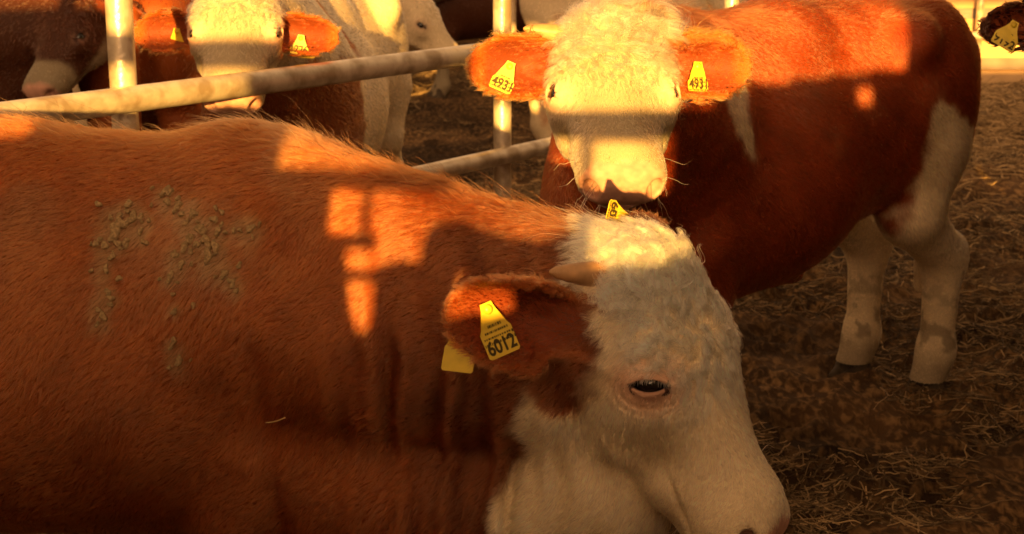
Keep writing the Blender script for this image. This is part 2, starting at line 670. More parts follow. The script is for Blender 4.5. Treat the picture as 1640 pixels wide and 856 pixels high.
def paint(c, coat_fn, fore_len=.018, ringk=1.0):
    """per-vertex coat: colour, hair length, flow, density, curl"""
    V, N = c.V, c.Nv
    db, dh, de = c.parts(V)
    wh = 1 / (1 + np.exp(-(db - dh) / .012))
    wh = np.clip(wh, 0, 1)
    we = sstep(.012, -.004, de - np.minimum(db, dh))
    q = c.tohead(V)
    ax = q.copy()
    ax[:, 0] = np.abs(ax[:, 0])
    t = c.totr(V)
    ez = (ax - c.eye_c) @ c.eye_R
    eyed = np.sqrt((ez[:, 0] / 1.25) ** 2 + ez[:, 1] ** 2 + (ez[:, 2] * .8) ** 2)
    nosed = np.linalg.norm((q - np.array([0, .474, -.060])) / np.array([.080, .052, .060]), axis=1)
    col, sk = coat_fn(V, q, t, wh, we, db, dh, de)
    # hair flow
    top = np.stack([q[:, 0] * 3.0, np.clip((q[:, 1] - .17) * 7, -1, 1), 0 * q[:, 0]], 1)
    side = np.stack([0 * q[:, 0], .55 + 0 * q[:, 0], -.75 + 0 * q[:, 0]], 1)
    Nh = N @ c.M
    ws = sstep(.35, .85, np.abs(Nh[:, 0]))[:, None]
    fh = (top * (1 - ws) + side * ws) @ c.M.T
    fx = c.T[:, 0]
    fb = -fx[None] * .75 + np.array([0, 0, -1.0])[None] * .75
    legm = sstep(.62, .45, t[:, 2])[:, None]
    fb = fb * (1 - legm) + np.array([0, 0, -1.0])[None] * legm
    f = fh * wh[:, None] + fb * (1 - wh)[:, None]
    inner = np.zeros(len(V))
    rim = np.zeros(len(V))
    for (b, e, qq, w, ln, hw, s) in c.earf:
        near = (np.linalg.norm(V - b - e * ln * .5, axis=1) < ln)
        m = we * near
        v = ((V - b) @ w)
        fe = e[None] * 1.0 + w[None] * np.clip(v / hw, -1, 1)[:, None] * .8
        f = f * (1 - m)[:, None] + fe * m[:, None]
        u = ((V - b) @ e) / ln
        hwv = hw * (.42 + .58 * sstep(0, .42, u)) * np.sqrt(np.maximum(1 - np.clip((u - .45) / .55, 0, 1) ** 2.4, 1e-4))
        side_in = (N @ qq)
        inn = m * sstep(.25, .6, side_in) * sstep(.88, .68, np.abs(v) / hwv) * sstep(.92, .75, u)
        inner = np.maximum(inner, inn)
        rim = np.maximum(rim, m * sstep(.72, .92, np.abs(v) / hwv))
    ang = fbm(V, .11, 5, 2) * .45
    f = f - N * (f * N).sum(1)[:, None]
    f /= np.maximum(np.linalg.norm(f, axis=1), 1e-6)[:, None]
    bt = np.cross(N, f)
    f = f * np.cos(ang)[:, None] + bt * np.sin(ang)[:, None]
    # length
    fore = sstep(.30, .14, q[:, 1]) * sstep(.15, .7, Nh[:, 2] - .6 * np.minimum(Nh[:, 1], 0))
    lh = .006 + .008 * sstep(.42, .2, q[:, 1]) + fore * fore_len
    lb = .016 + .012 * sstep(.75, .98, N[:, 2]) * sstep(.9, 1.05, t[:, 2]) - .010 * sstep(.6, .4, t[:, 2])
    ln_ = lh * wh + lb * (1 - wh)
    ln_ = ln_ * (1 - we) + (.013 - .005 * inner + .007 * rim) * we
    ln_ *= 1 + .25 * fbm(V, .05, 9, 2)
    bare = sstep(1.15, .95, nosed + .15 * vnoise(V, .02, 8)) * sstep(.40, .43, q[:, 1])
    ek = c.eye_r / .022
    lid = sstep(.032 * ek, .024 * ek, eyed) * sstep(.5, .9, wh)
    dens = (1 - bare) * (1 - lid)
    ring = ringk * .75 * sstep(.058, .028, eyed) * wh
    ln_ *= (1 - .55 * ring)
    ring0 = ring.copy()
    ring = ring * sstep(.25, .5, col[:, 1])
    col = col * (1 - (.65 * ring)[:, None]) + (PINK * .9)[None] * (.65 * ring)[:, None]
    sk = sk * (1 - ring)[:, None] + PINK[None] * ring[:, None]
    lk = (lid * ringk)[:, None]
    sk = sk * (1 - lk) + np.array([.62, .38, .26])[None] * lk
    nz = NOSE[None] * (1 + .25 * fbm(V, .012, 3, 2))[:, None]
    sk = sk * (1 - bare)[:, None] + nz * bare[:, None]
    rimd = sstep(.030, .022, eyed) * sstep(.004, -.002, ez[:, 1]) * sstep(.5, .9, wh)
    sk = sk * (1 - .55 * rimd)[:, None] + np.array([.22, .10, .07])[None] * (.55 * rimd)[:, None]
    inslit = (np.abs(ez[:, 1]) < .014) & (ez[:, 2] < c.eye_r - .002) & (eyed < .03)
    sk = np.where(inslit[:, None] & (eyed < .026)[:, None], np.array([.05, .02, .015])[None], sk)
    nostr = np.linalg.norm((ax - c.nost) / np.array([.015, .021, .020]), axis=1)
    dk = sstep(1.05, .8, nostr)[:, None]
    sk = sk * (1 - dk) + np.array([.05, .018, .014])[None] * dk
    curl = fore * wh
    col = col * (1 - .60 * inner)[:, None]
    sk = sk * (1 - inner)[:, None] + np.array([.17, .035, .009])[None] * inner[:, None]
    dens = dens * (1 - .55 * inner)
    c.att = dict(col=np.clip(col, .002, .95), skin=np.clip(sk, .002, .95), flow=f, length=ln_, dens=dens, curl=curl, wh=wh, we=we)
    return c.att

def tri_arrays(F):
    tr = []
    for f in F:
        for k in range(1, len(f) - 1):
            tr.append((f[0], f[k], f[k + 1]))
    return np.array(tr)

def in_view(P, marg=.10):
    d = P - CAM
    z = d @ F_
    x = (d @ R_) / np.maximum(z, 1e-6) * FPX / 820
    y = (d @ U_) / np.maximum(z, 1e-6) * FPX / 428
    return (z > .1) & (np.abs(x) < 1 + marg) & (np.abs(y) < 1 + 2 * marg)

def add_curves(name, pts, rad, cols, mat, parent):
    n, K = pts.shape[:2]
    cu = bpy.data.hair_curves.new(name)
    cu.add_curves([K] * n)
    cu.position_data.foreach_set('vector', pts.astype(np.float32).reshape(-1))
    r = cu.attributes.new('radius', 'FLOAT', 'POINT')
    r.data.foreach_set('value', rad.astype(np.float32).reshape(-1))
    a = cu.attributes.new('coat', 'FLOAT_COLOR', 'CURVE')
    buf = np.ones((n, 4), np.float32)
    buf[:, :3] = cols
    a.data.foreach_set('color', buf.reshape(-1))
    cu.materials.append(mat)
    return link(name, cu, parent)

def grow(c, parent, n, rad, seed, K=5, lift=.27, clump=.5, cell=.0075, lscale=1.0, back=.22, messy=.18, name='coat', mask=None, curl_min=0.0):
    rng = np.random.default_rng(seed)
    V, N, at_ = c.V, c.Nv, c.att
    tr = tri_arrays(c.F)
    A, B, C = V[tr[:, 0]], V[tr[:, 1]], V[tr[:, 2]]
    area = .5 * np.linalg.norm(np.cross(B - A, C - A), axis=1)
    cen = (A + B + C) / 3
    nn = N[tr].mean(1)
    face = ((CAM - cen) / np.linalg.norm(CAM - cen, axis=1)[:, None] * nn).sum(1)
    vis = np.where(face > -.30, 1.0, back * .6) * np.where(in_view(cen), 1.0, back)
    depth = (cen - CAM) @ F_
    w = area * vis * at_['dens'][tr].mean(1) * (1 + .5 * at_['wh'][tr].mean(1))
    if mask is not None:
        w = w * mask[tr].mean(1)
    n = int(n)
    f = rng.choice(len(tr), n, p=w / w.sum())
    u, v = rng.random(n), rng.random(n)
    s = u + v > 1
    u[s], v[s] = 1 - u[s], 1 - v[s]
    bc = np.stack([1 - u - v, u, v], 1)
    t3 = tr[f]
    def lerp(x):
        if x.ndim == 1:
            return (x[t3] * bc).sum(1)
        return (x[t3] * bc[..., None]).sum(1)
    P, nv, fl = lerp(V), lerp(N), lerp(at_['flow'])
    nv /= np.linalg.norm(nv, axis=1)[:, None]
    fl = fl - nv * (fl * nv).sum(1)[:, None]
    fl /= np.maximum(np.linalg.norm(fl, axis=1), 1e-6)[:, None]
    bt = np.cross(nv, fl)
    ln = lerp(at_['length']) * lscale * rng.uniform(.65, 1.2, n) * np.where(rng.random(n) < .03, 1.5 + .7 * sstep(.5, .9, nv[:, 2]), 1.0)
    curl = np.maximum(lerp(at_['curl']), curl_min)
    col = lerp(at_['col'])
    # clumps: jittered cells over the skin
    jit = np.stack([vnoise(P, cell * 2.2, 40 + k) for k in range(3)], 1) * cell * .9
    cl = np.where(curl > .35, 1.9, 1.0)[:, None] * cell
    key = np.floor((P + jit * np.where(curl > .35, 1.9, 1.0)[:, None]) / cl).astype(np.int64) + np.where(curl > .35, 5000, 0)[:, None]
    kk = (key[:, 0] * 73856093) ^ (key[:, 1] * 19349663) ^ (key[:, 2] * 83492791)
    _, inv = np.unique(kk, return_inverse=True)
    inv = inv.ravel()
    m = inv.max() + 1
    cr = rng.normal(0, 1, (m, 4))
    cnt = np.bincount(inv, minlength=m)
    a = cr[inv, 0] * (.15 + .42 * curl) + rng.normal(0, messy, n)
    d = fl * np.cos(a)[:, None] + bt * np.sin(a)[:, None]
    li = np.clip(lift * (1 + .35 * cr[inv, 1]) + rng.normal(0, .12, n) + .16 * curl, .15, 1.5)
    S = np.linspace(0, 1, K)
    pts = np.zeros((n, K, 3))
    for j, s_ in enumerate(S):
        up = li * (s_ - .42 * s_ * s_)
        pts[:, j] = P + ln[:, None] * (d * (s_ * .92) [..., None] if np.ndim(s_) else d * (.92 * s_)) + nv * (ln * up)[:, None]
    # curl of the forelock
    if curl.max() > .05:
        ph = cr[inv, 2] * 2.5 + rng.normal(0, .35, n)
        fr = 1.1 + .35 * cr[inv, 3]
        b2 = np.cross(nv, d)
        for j, s_ in enumerate(S):
            amp = ln * curl * .24 * min(1, s_ * 1.6)
            pts[:, j] += b2 * (amp * np.sin(6.28 * fr * s_ + ph) - amp * np.sin(ph))[:, None]
    # pull the tips of a clump together
    for j, s_ in enumerate(S):
        if j == 0:
            continue
        mean = np.stack([np.bincount(inv, pts[:, j, k], minlength=m) for k in range(3)], 1) / np.maximum(cnt, 1)[:, None]
        w_ = (clump + .22 * curl) * s_ ** (1.3 - .4 * np.minimum(curl, 1))
        pts[:, j] += (mean[inv] - pts[:, j]) * w_[:, None]
    rr = rad * rng.uniform(.7, 1.25, n)
    radp = rr[:, None] * (1 - .8 * S ** 1.6)[None]
    var = (1 + .16 * rng.normal(0, 1, n) + (.10 + .07 * curl) * cr[inv, 3])
    col = np.clip(col * np.clip(var, .55, 1.6)[:, None], .004, .93)
    return add_curves(name, pts, radp, col, M_HAIR, parent)

# ------------------------------------------------------------------ parts carried by a head
def horn(c, parent, side, d, ln, r0, bend, base=None):
    b = c.fromhead((side * .085, .060, -.095)) if base is None else np.asarray(base, float)
    d = nrm(d)
    bend = np.asarray(bend, float)
    bend = bend - d * bend.dot(d)
    V, F = [], []
    n, m = 14, 20
    for i in range(n + 1):
        t = i / n
        p = b + d * ln * (t * 1.35 - .35) + bend * ln * t * t
        r = r0 * (1 - max(t, 0) ** 2.2 * .72) * (1 + .035 * math.sin(t * 38)) * (1 if i < n else .45)
        tg = nrm(d * 1.0 + bend * 2 * t)
        a = nrm(np.cross(tg, (0.3, .2, .9)))
        e = np.cross(tg, a)
        for k in range(m):
            V.append(p + r * (a * math.cos(6.2832 * k / m) + e * math.sin(6.2832 * k / m)))
    for i in range(n):
        for k in range(m):
            F.append([i * m + k, i * m + (k + 1) % m, (i + 1) * m + (k + 1) % m, (i + 1) * m + k])
    V.append(b + d * ln * 1.02 + bend * ln)
    F += [[n * m + k, n * m + (k + 1) % m, len(V) - 1] for k in range(m)]
    return link('horn', new_mesh('horn', V, F, M_HORN), parent)

def uv_ball(c, r, n=20, m=28, ax=None):
    V, F = [], []
    for i in range(n + 1):
        a = math.pi * i / n
        for k in range(m):
            b = 2 * math.pi * k / m
            V.append(np.array([math.sin(a) * math.cos(b), math.sin(a) * math.sin(b), math.cos(a)]) * r + c)
    for i in range(n):
        for k in range(m):
            F.append([i * m + k, (i + 1) * m + k, (i + 1) * m + (k + 1) % m, i * m + (k + 1) % m])
    return V, F

def eyes(c, parent, lash=True, n=44, lashcol=(.70, .58, .44)):
    for s in (-1, 1):
        e = c.eye_c * np.array([s, 1, 1])
        V, F = uv_ball(c.fromhead(e), c.eye_r * c.hs * .985)
        ob = link('eyeball', new_mesh('eyeball', V, F, M_EYE), parent)
        if lash:
            rng = np.random.default_rng(5 + s)
            R = c.eye_R
            x = np.concatenate([rng.uniform(-.024, .024, n)])
            y = c.eye_open * (1 - (x / .0265) ** 2) + .002 + rng.normal(0, .0008, n)
            z = np.sqrt(np.maximum((c.eye_r + .004) ** 2 - x * x - y * y, 1e-6))
            base = np.stack([x, y, z], 1)
            d = np.stack([x * 14 + rng.normal(0, .15, n), -.75 + rng.normal(0, .15, n), .75 + 0 * x], 1)
            d /= np.linalg.norm(d, axis=1)[:, None]
            L_ = rng.uniform(.006, .0115, n)
            pts = np.stack([base + d * (L_ * t)[:, None] + np.array([0, -.35, 0]) * (L_ * t * t * .5)[:, None] for t in (0, .33, .66, 1)], 1)
            q = c.eye_c + pts.reshape(-1, 3) @ R.T
            q[:, 0] *= s
            Wp = c.fromhead(q).reshape(n, 4, 3)
            rad = np.tile(np.array([.0008, .0007, .0005, .00015]), (n, 1))
            add_curves('eyelashes', Wp, rad, np.tile(np.array(lashcol), (n, 1)), M_HAIR, parent)

def whiskers(c, parent, n, seed, col=(.7, .55, .35)):
    rng = np.random.default_rng(seed)
    V, N = c.V, c.Nv
    q = c.tohead(V)
    m = np.flatnonzero((q[:, 1] > .36) & (q[:, 2] < -.05) & (q[:, 1] < .47) & (c.att['wh'] > .8))
    i = rng.choice(m, n)
    L_ = rng.uniform(.03, .065, n)
    d = N[i] + rng.normal(0, .3, (n, 3)) + c.L * .4
    d /= np.linalg.norm(d, axis=1)[:, None]
    pts = np.stack([V[i] + d * (L_ * t)[:, None] + np.array([0, 0, -.3]) * (L_ * t * t * rng.uniform(-1, 1, n))[:, None] for t in (0, .25, .5, .75, 1)], 1)
    return add_curves('whiskers', pts, np.tile(np.array([.0005, .00045, .0004, .0003, .00015]), (n, 1)), np.tile(np.array(col), (n, 1)), M_HAIR, parent)

HOOF_ME = []
def hooves(c, parent):
    if not HOOF_ME:
        def hs(p):
            d = None
            for s in (-1, 1):
                e = cone(p, (-.02, s * .024, .02), (.045, s * .019, .008), .030, .020)
                e = smin(e, cone(p, (-.025, s * .02, .07), (-.02, s * .024, .02), .027, .030), .02)
                d = e if d is None else np.minimum(d, e)
            return smax(d, .002 - p[:, 2], .006)
        V, Q = mesh_from_sdf(hs, (-.09, -.08, -.02), (.09, .08, .12), .006)
        V = project(hs, V, 1, .003)
        HOOF_ME.append(new_mesh('hoof', V, Q.tolist(), M_HOOF))
    a = math.atan2(c.T[1, 0], c.T[0, 0])
    for f in c.feet:
        o = bpy.data.objects.new('hoof', HOOF_ME[0])
        COL.objects.link(o)
        o.location = (f[0], f[1], f[2] + .004)
        o.rotation_euler = (0, 0, a)
        o.scale = (c.ts * 1.08,) * 3
        o.parent = parent
        o.matrix_parent_inverse = parent_world(parent).inverted()

def text_mesh(body, size, mat):
    cu = bpy.data.curves.new('lettering', 'FONT')
    cu.body = body
    cu.size = size
    cu.align_x = 'CENTER'
    cu.extrude = .0003
    cu.resolution_u = 4
    cu.offset = .0007
    ob = bpy.data.objects.new('tmp', cu)
    COL.objects.link(ob)
    dg = bpy.context.evaluated_depsgraph_get()
    dg.update()
    me = bpy.data.meshes.new_from_object(ob.evaluated_get(dg))
    bpy.data.objects.remove(ob)
    me.materials.clear()
    me.materials.append(mat)
    return me

def ear_tag(parent, top, across, up, text=None, w=.057, h=.076, small=True, notch=.022, label=None, tall=1.12):
    """top: world point of the stud; across/up: the tag's own axes"""
    across = nrm(across)
    up = nrm(np.asarray(up) - across * np.dot(up, across))
    n = np.cross(across, up)
    V, F = [], []
    pr = [(-.009, .010), (.009, .010), (.011, .0), (.015, -.010), (w / 2 - .004, -.026), (w / 2, -.032), (w / 2, -h + .003), (w / 2 - .003, -h),
          (-w / 2 + .003, -h), (-w / 2, -h + .003), (-w / 2, -.032), (-w / 2 + .004, -.026), (-.015, -.010), (-.011, .0)]
    bend = lambda y: .12 * max(0.0, -y - .03)
    k = len(pr)
    for s in (.0010, -.0010):
        for x, y in pr:
            V.append(top + across * x + up * y + n * (s + bend(y)))
    F = [list(range(k)), list(range(2 * k - 1, k - 1, -1))] + [[i + k, (i + 1) % k + k, (i + 1) % k, i] for i in range(k)]
    t = link('ear_tag', new_mesh('ear_tag', V, F, M_TAG, smooth=False), parent)
    if label: t['label'] = label
    # stud
    sv, sf = [], []
    m = 14
    for zz, r in ((-.0012, .0075), (.003, .0075), (.0055, .004), (.006, .001)):
        for i in range(m):
            sv.append(top + n * zz + r * (across * math.cos(6.2832 * i / m) + up * math.sin(6.2832 * i / m)))
    for j in range(3):
        for i in range(m):
            sf.append([j * m + i, j * m + (i + 1) % m, (j + 1) * m + (i + 1) % m, (j + 1) * m + i])
    link('stud', new_mesh('stud', sv, sf, M_TAG), t)
    if text:
        me = text_mesh(text, .026, M_INK)
        X = Matrix(((across[0], up[0], n[0], 0), (across[1], up[1], n[1], 0), (across[2], up[2], n[2], 0), (0, 0, 0, 1)))
        xs = [v.co.x for v in me.vertices]
        sc = (w * .90) / max(1e-5, max(xs) - min(xs)) 
        mid_x = (max(xs) + min(xs)) / 2
        for v in me.vertices:
            x, y, z = (v.co.x - mid_x) * sc, v.co.y * tall - h + .006, v.co.z
            v.co = Vector(top + across * x + up * y + n * (.0015 + z + bend(y)))
        link('lettering', me, t)
        if small:
            V, F = [], []
            rng = random.Random(3)
            for row, (y, x0, x1) in enumerate(((-.049, -.024, .024), (-.041, -.022, .022), (-.034, -.018, .018), (-.024, -.010, .010))):
                x = x0
                while x < x1:
                    ww = rng.uniform(.0008, .0030)
                    hh = .0022 if row != 2 else .0035
                    b = len(V)
                    for dx, dy in ((0, -hh), (ww, -hh), (ww, hh), (0, hh)):
                        V.append(top + across * (x + dx) + up * (y + dy) + n * (.0014 + bend(y)))
                    F.append([b, b + 1, b + 2, b + 3])
                    x += ww + rng.uniform(.0007, .0016)
            link('code_marks', new_mesh('code_marks', V, F, M_INK, smooth=False), t)
    return t

# ------------------------------------------------------------------ the three big bulls
QUICK = float(os.environ.get('QUICK', '1'))

def patch_noise(V, s, seed):
    return fbm(V, s, seed, 3)

# --- the near bull: brown flank, head lowered in profile
def fold_near(p, d):
    # standing skin folds down the bent neck, a crease behind the shoulder
    r = (p - CAM) @ R_
    m = sstep(-.36, -.16, p[:, 0]) * sstep(.16, .02, p[:, 0]) * sstep(1.08, .95, p[:, 2])
    ph = p[:, 0] * 1.0 + .16 * (p[:, 2] - .8) ** 2 + .012 * vnoise(p, .12, 77)
    am = .8 + .9 * vnoise(p, .16, 81)
    wob = 1.6 * vnoise(p * np.array([1, 1, .45]), .13, 82)
    d = d + m * am * (.0065 * np.sin(ph * 88 + wob) + .0035 * np.sin(ph * 163 + 1.3 - 1.7 * wob))
    cx = -.42 + .10 * (.95 - p[:, 2]) + .01 * vnoise(p, .2, 78)
    d = d + .012 * np.exp(-((p[:, 0] - cx) / .022) ** 2) * sstep(.95, .7, p[:, 2]) * (p[:, 1] < 2.7)
    d = d + .010 * vnoise(p, .22, 79) * (p[:, 0] < .1)
    return d

near = make_cow(at(1050, 344, 2.30), R_ * .395 - U_ * .912 + F_ * .04, R_ * .763 + U_ * .324 - F_ * .559, 1.065,
                (-.78, 2.66), (1, -.05), .94,
                [(1, R_ * -1 + U_ * .08 - F_ * .40, -F_ * .80 + R_ * .45 - U_ * .30, .203, .072, (.082, .084, -.129)),
                 (-1, U_ * .84 + F_ * .52 + R_ * .0, -F_ * .85 - U_ * .5 - R_ * .1, .150, .046, (.088, .10, -.12))],
                eye_open=.0086, fold=fold_near, neck_r=1.04, neck_ctrl=at(770, 560, 2.60), crest=.125, join_k=.14, crest_o=(.34, 0, 1.085), throat=.40, thr_r=1.65, pol_l=(0, .075, -.12), thr_l=(0, .34, -.275), occ_l=(0, .125, -.145), occ_r=.108, eye_y=.198, nost=(.052, .437, -.044),
                eye_ax=(0, .35, .93))

MUD = [(185, 372, 24), (214, 350, 18), (170, 432, 12), (178, 478, 14), (165, 507, 16), (170, 395, 12), (205, 340, 10), (262, 312, 10), (288, 328, 12),
       (312, 345, 14), (320, 368, 16), (330, 385, 16), (346, 396, 18), (360, 440, 14), (374, 456, 12), (402, 368, 16), (350, 372, 12), (335, 410, 20),
       (282, 410, 14), (292, 425, 12), (275, 440, 9), (280, 500, 9), (287, 578, 14), (275, 556, 8), (270, 325, 14), (305, 385, 12), (296, 400, 10),
       (240, 355, 8), (226, 372, 9), (385, 370, 9), (300, 358, 9), (195, 360, 20), (190, 392, 14), (178, 350, 9), (160, 385, 9), (182, 412, 8), (340, 352, 9)]

def mud_mask(V):
    d = V - CAM
    z = d @ F_
    x = 820 + FPX * (d @ R_) / z
    y = 428 - FPX * (d @ U_) / z
    w = 9 * fbm(V, .03, 91, 3)
    m = np.zeros(len(V))
    for (a, b, r) in MUD:
        m = np.maximum(m, sstep(r * 1.9, r * .5, np.hypot(x - a, (y - b) * .7) + w))
    return m

def coat_near(V, q, t, wh, we, db, dh, de):
    nz = patch_noise(V, .05, 11) * .018
    ear_base = np.minimum.reduce([np.linalg.norm(q - np.array([s * .098, .125, -.160]), axis=1) for s in (-1, 1)])
    face = sstep(-.014, .014, q[:, 2] + .200 + .9 * (q[:, 1] - .14) + nz * 1.4) * np.maximum(sstep(.13, .155, q[:, 1] + nz), sstep(-.145, -.115, q[:, 2] + nz))
    white = np.maximum(sstep(-.012, .012, (db - dh) + .004 + nz) * sstep(-.17, -.14, q[:, 2] + nz), face) * sstep(.058, .088, ear_base + nz) * (1 - we)
    white = np.maximum(white, sstep(-.04, -.01, q[:, 1] + nz) * sstep(.105, .085, np.abs(q[:, 0]) + nz) * sstep(-.12, -.09, q[:, 2] + nz) * (1 - we))
    dirt = fbm(V, .06, 17, 3)
    br = (BROWN * np.array([.74, .74, 1.0]))[None] * (1 + .22 * dirt)[:, None]
    br = br * (1 - .55 * sstep(-.34, -.05, V[:, 0] + .05 * fbm(V, .1, 21, 2)))[:, None]            # darker red neck
    dust = sstep(.05, .55, fbm(V, .16, 19, 3)) * sstep(.8, 1.1, V[:, 2]) * sstep(-.2, -.4, V[:, 0])
    br = br * (1 - .25 * dust)[:, None] + np.array([.30, .17, .07])[None] * (.25 * dust)[:, None]
    mm = .62 * mud_mask(V)
    br = br * (1 - mm)[:, None] + np.array([.36, .205, .085])[None] * mm[:, None]
    wt = WHITE[None] * (1 - .10 * np.abs(fbm(V, .05, 23, 2)))[:, None]
    col = br * (1 - white)[:, None] + wt * white[:, None]
    col = col * (1 - we)[:, None] + (DARKBR * 1.45)[None] * we[:, None]
    sk = col * .62
    sk = sk * (1 - white)[:, None] + (wt * .8) * white[:, None]
    return col, sk

# --- the bull that faces the camera, brown body to the right
stand = make_cow(at(972, -12, 3.28), R_ * .029 - U_ * .76 - F_ * .649, R_ * .011 + U_ * .649 - F_ * .76, 1.04,
                 (.655, 4.37), (-.72, -.69), 1.05,
                 [(1, -R_ * .93 - U_ * .03 - F_ * .25, -F_ * .95 - R_ * .25 - U_ * .12, .205, .072, (.088, .09, -.11)),
                  (-1, R_ * .95 - U_ * .03 - F_ * .15, -F_ * .95 + R_ * .20 - U_ * .15, .21, .074, (.088, .09, -.11))],
                 eye_open=.0175, eye_r=.0265, neck_ctrl=at(1050, 190, 3.9), sink=.045, leg_shift=((-.055, 0), (-.055, 0), (0, 0), (0, 0)))

def coat_stand(V, q, t, wh, we, db, dh, de):
    nz = patch_noise(V, .05, 41) * .02
    white = sstep(-.03, .03, (db - dh) + .01 + nz * 1.5) * (1 - we)
    tuft = sstep(.12, .06, np.linalg.norm((q - np.array([-.15, .03, -.14])), axis=1) + nz)
    white = np.maximum(white, tuft)
    leg = sstep(.02, -.02, t[:, 2] - (.84 + .13 * sstep(-.95, -.70, t[:, 0]) * 0 + 1.4 * nz + np.where(t[:, 0] < -.3, .10 * np.sin(t[:, 0] * 9 + .5), -.48)))
    leg = leg * np.where((t[:, 0] > -.3) | (t[:, 2] < .5), 1, sstep(-.50, -.55, t[:, 0] + nz))
    leg = leg * np.where(np.abs(t[:, 0]) > .3, 1, 0) * sstep(.24, .34, np.abs(t[:, 0] + .02) + nz)
    dv = V - CAM
    zz = dv @ F_
    sx, sy = 820 + FPX * (dv @ R_) / zz, 428 - FPX * (dv @ U_) / zz
    k_ = np.clip((sy - 120) / 135, 0, 1)
    stripe = sstep(5, -5, np.abs(sx - (1166 + 40 * k_)) - (22 - 15 * k_) + 260 * nz) * sstep(262, 245, sy) * (t[:, 1] > 0) * sstep(70, 100, sy) * (zz > 3.4)
    white = np.maximum(np.maximum(white, leg), stripe) 
    br = (BROWN * np.array([.68, .52, .8]))[None] * (1.0 + .22 * fbm(V, .07, 43, 3))[:, None]
    rump = sstep(-.62, -.75, t[:, 0])
    br = br * (1 - .15 * rump)[:, None]
    wt = (WHITE[None] * (.95 - .43 * wh[:, None])) * (1 - .12 * np.abs(fbm(V, .05, 47, 2)))[:, None]
    mud = 1.2 * sstep(.12, .4, fbm(V, .045, 49, 3)) * sstep(.5, .12, t[:, 2]) + sstep(.15, .04, V[:, 2])
    wt = wt * (1 - .6 * np.clip(mud, 0, 1))[:, None] + np.array([.09, .055, .03])[None] * (.6 * np.clip(mud, 0, 1))[:, None]
    col = br * (1 - white)[:, None] + wt * white[:, None]
    col = col * (1 - we)[:, None] + (BROWN * 1.15)[None] * we[:, None]
    return col, col * .75

# --- the pale bull behind the rail
pale = make_cow(at(379, -71, 4.62), R_ * .064 - U_ * .841 - F_ * .537, R_ * .088 + U_ * .541 - F_ * .837, 1.05,
                (-.74, 5.62), (-.10, -.995), 1.0,
                [(1, -R_ * .95 - U_ * .08 - F_ * .22, -F_ * .95 - R_ * .2 - U_ * .12, .21, .068, (.088, .145, -.14)),
                 (-1, R_ * .95 - U_ * .12 - F_ * .2, -F_ * .95 + R_ * .2 - U_ * .18, .22, .066, (.088, .145, -.14))],
                eye_open=.0165, eye_r=.0265, neck_ctrl=at(430, 90, 5.0))

def coat_pale(V, q, t, wh, we, db, dh, de):
    nz = patch_noise(V, .07, 61) * .03
    white = sstep(-.03, .03, (db - dh) + nz)
    flank = sstep(.33, .27, t[:, 0] + .5 * (.9 - t[:, 2]) * .5 + nz * 1.5)
    back = sstep(.07, .03, np.abs(t[:, 0] - .18 + nz * 2)) * sstep(1.0, 1.06, t[:, 2] + nz)
    white = np.maximum(white, flank) * (1 - back)
    white = np.maximum(white, sstep(1.0, 1.04, t[:, 2] + nz) * (1 - back) * .9) * (1 - we)
    wt = (WHITE[None] * (.80 - .25 * wh[:, None])) * (1 - .10 * np.abs(fbm(V, .08, 63, 2)))[:, None]
    mot = sstep(.25, .6, fbm(V, .05, 65, 3)) * sstep(.75, .5, t[:, 2])
    wt = wt * (1 - .6 * mot)[:, None] + np.array([.16, .09, .05])[None] * (.6 * mot)[:, None]
    col = (DARKBR * 1.2)[None] * (1 - white)[:, None] + wt * white[:, None]
    col = col * (1 - back)[:, None] + BROWN[None] * back[:, None]
    col = col * (1 - we)[:, None] + (BROWN * 1.1)[None] * we[:, None]
    return col, col * .78

G_BULLS = 'young bulls in the pen'

def cow_object(c, coat_fn, h, detail, label, group, base, cat='bull', name='bull', fore_len=.018):
    root = empty(name, base, label, cat, group)
    V, F = build_body(c, 'body', root, h, detail)
    at_ = paint(c, coat_fn, fore_len, 1.0 if detail else .15)
    me = new_mesh('body', V, F, M_HIDE)
    color_attr(me, at_['skin'])
    body = link('body', me, root)
    hooves(c, root)
    return root, body

r_near, b_near = cow_object(near, coat_near, .0075, 2, 'brown bull nearest the camera with a lowered white head and ear tag 6012', G_BULLS, near.torg, fore_len=.018)
r_stand, b_stand = cow_object(stand, coat_stand, .009, 2, 'brown bull with a curly cream face looking at the camera over the nearest bull', G_BULLS, stand.torg, fore_len=.036)
r_pale, b_pale = cow_object(pale, coat_pale, .011, 1, 'white-faced bull with pale flank standing behind the top rail', G_BULLS, pale.torg, fore_len=.034)


HB = BVHTree.FromPolygons([tuple(v) for v in near.V], [tuple(int(i) for i in f) for f in near.F]).ray_cast(Vector(CAM), Vector(nrm(F_ + R_ * (956 - 820) / FPX + U_ * (428 - 440) / FPX)))[0]
horn(near, r_near, 1, -R_ * .90 + U_ * .04 - F_ * .42, .078, .0205, U_ * .010, base=np.array(HB) - cdir(-.3, 0, -1) * .006)
horn(near, r_near, -1, U_ * .2 + F_ * .9 + R_ * .2, .045, .017, U_ * .01)
horn(stand, r_stand, 1, -R_ * .97 + U_ * .10 - F_ * .15, .060, .0185, U_ * .010, base=at(884, 52, 3.24))
horn(stand, r_stand, -1, R_ * .95 + U_ * .25 - F_ * .1, .045, .018, U_ * .012)
eyes(near, r_near)
eyes(stand, r_stand, n=14)
eyes(pale, r_pale, n=24)
near.att['dens'] *= sstep(.016, .034, np.linalg.norm(near.V - np.array(HB), axis=1))
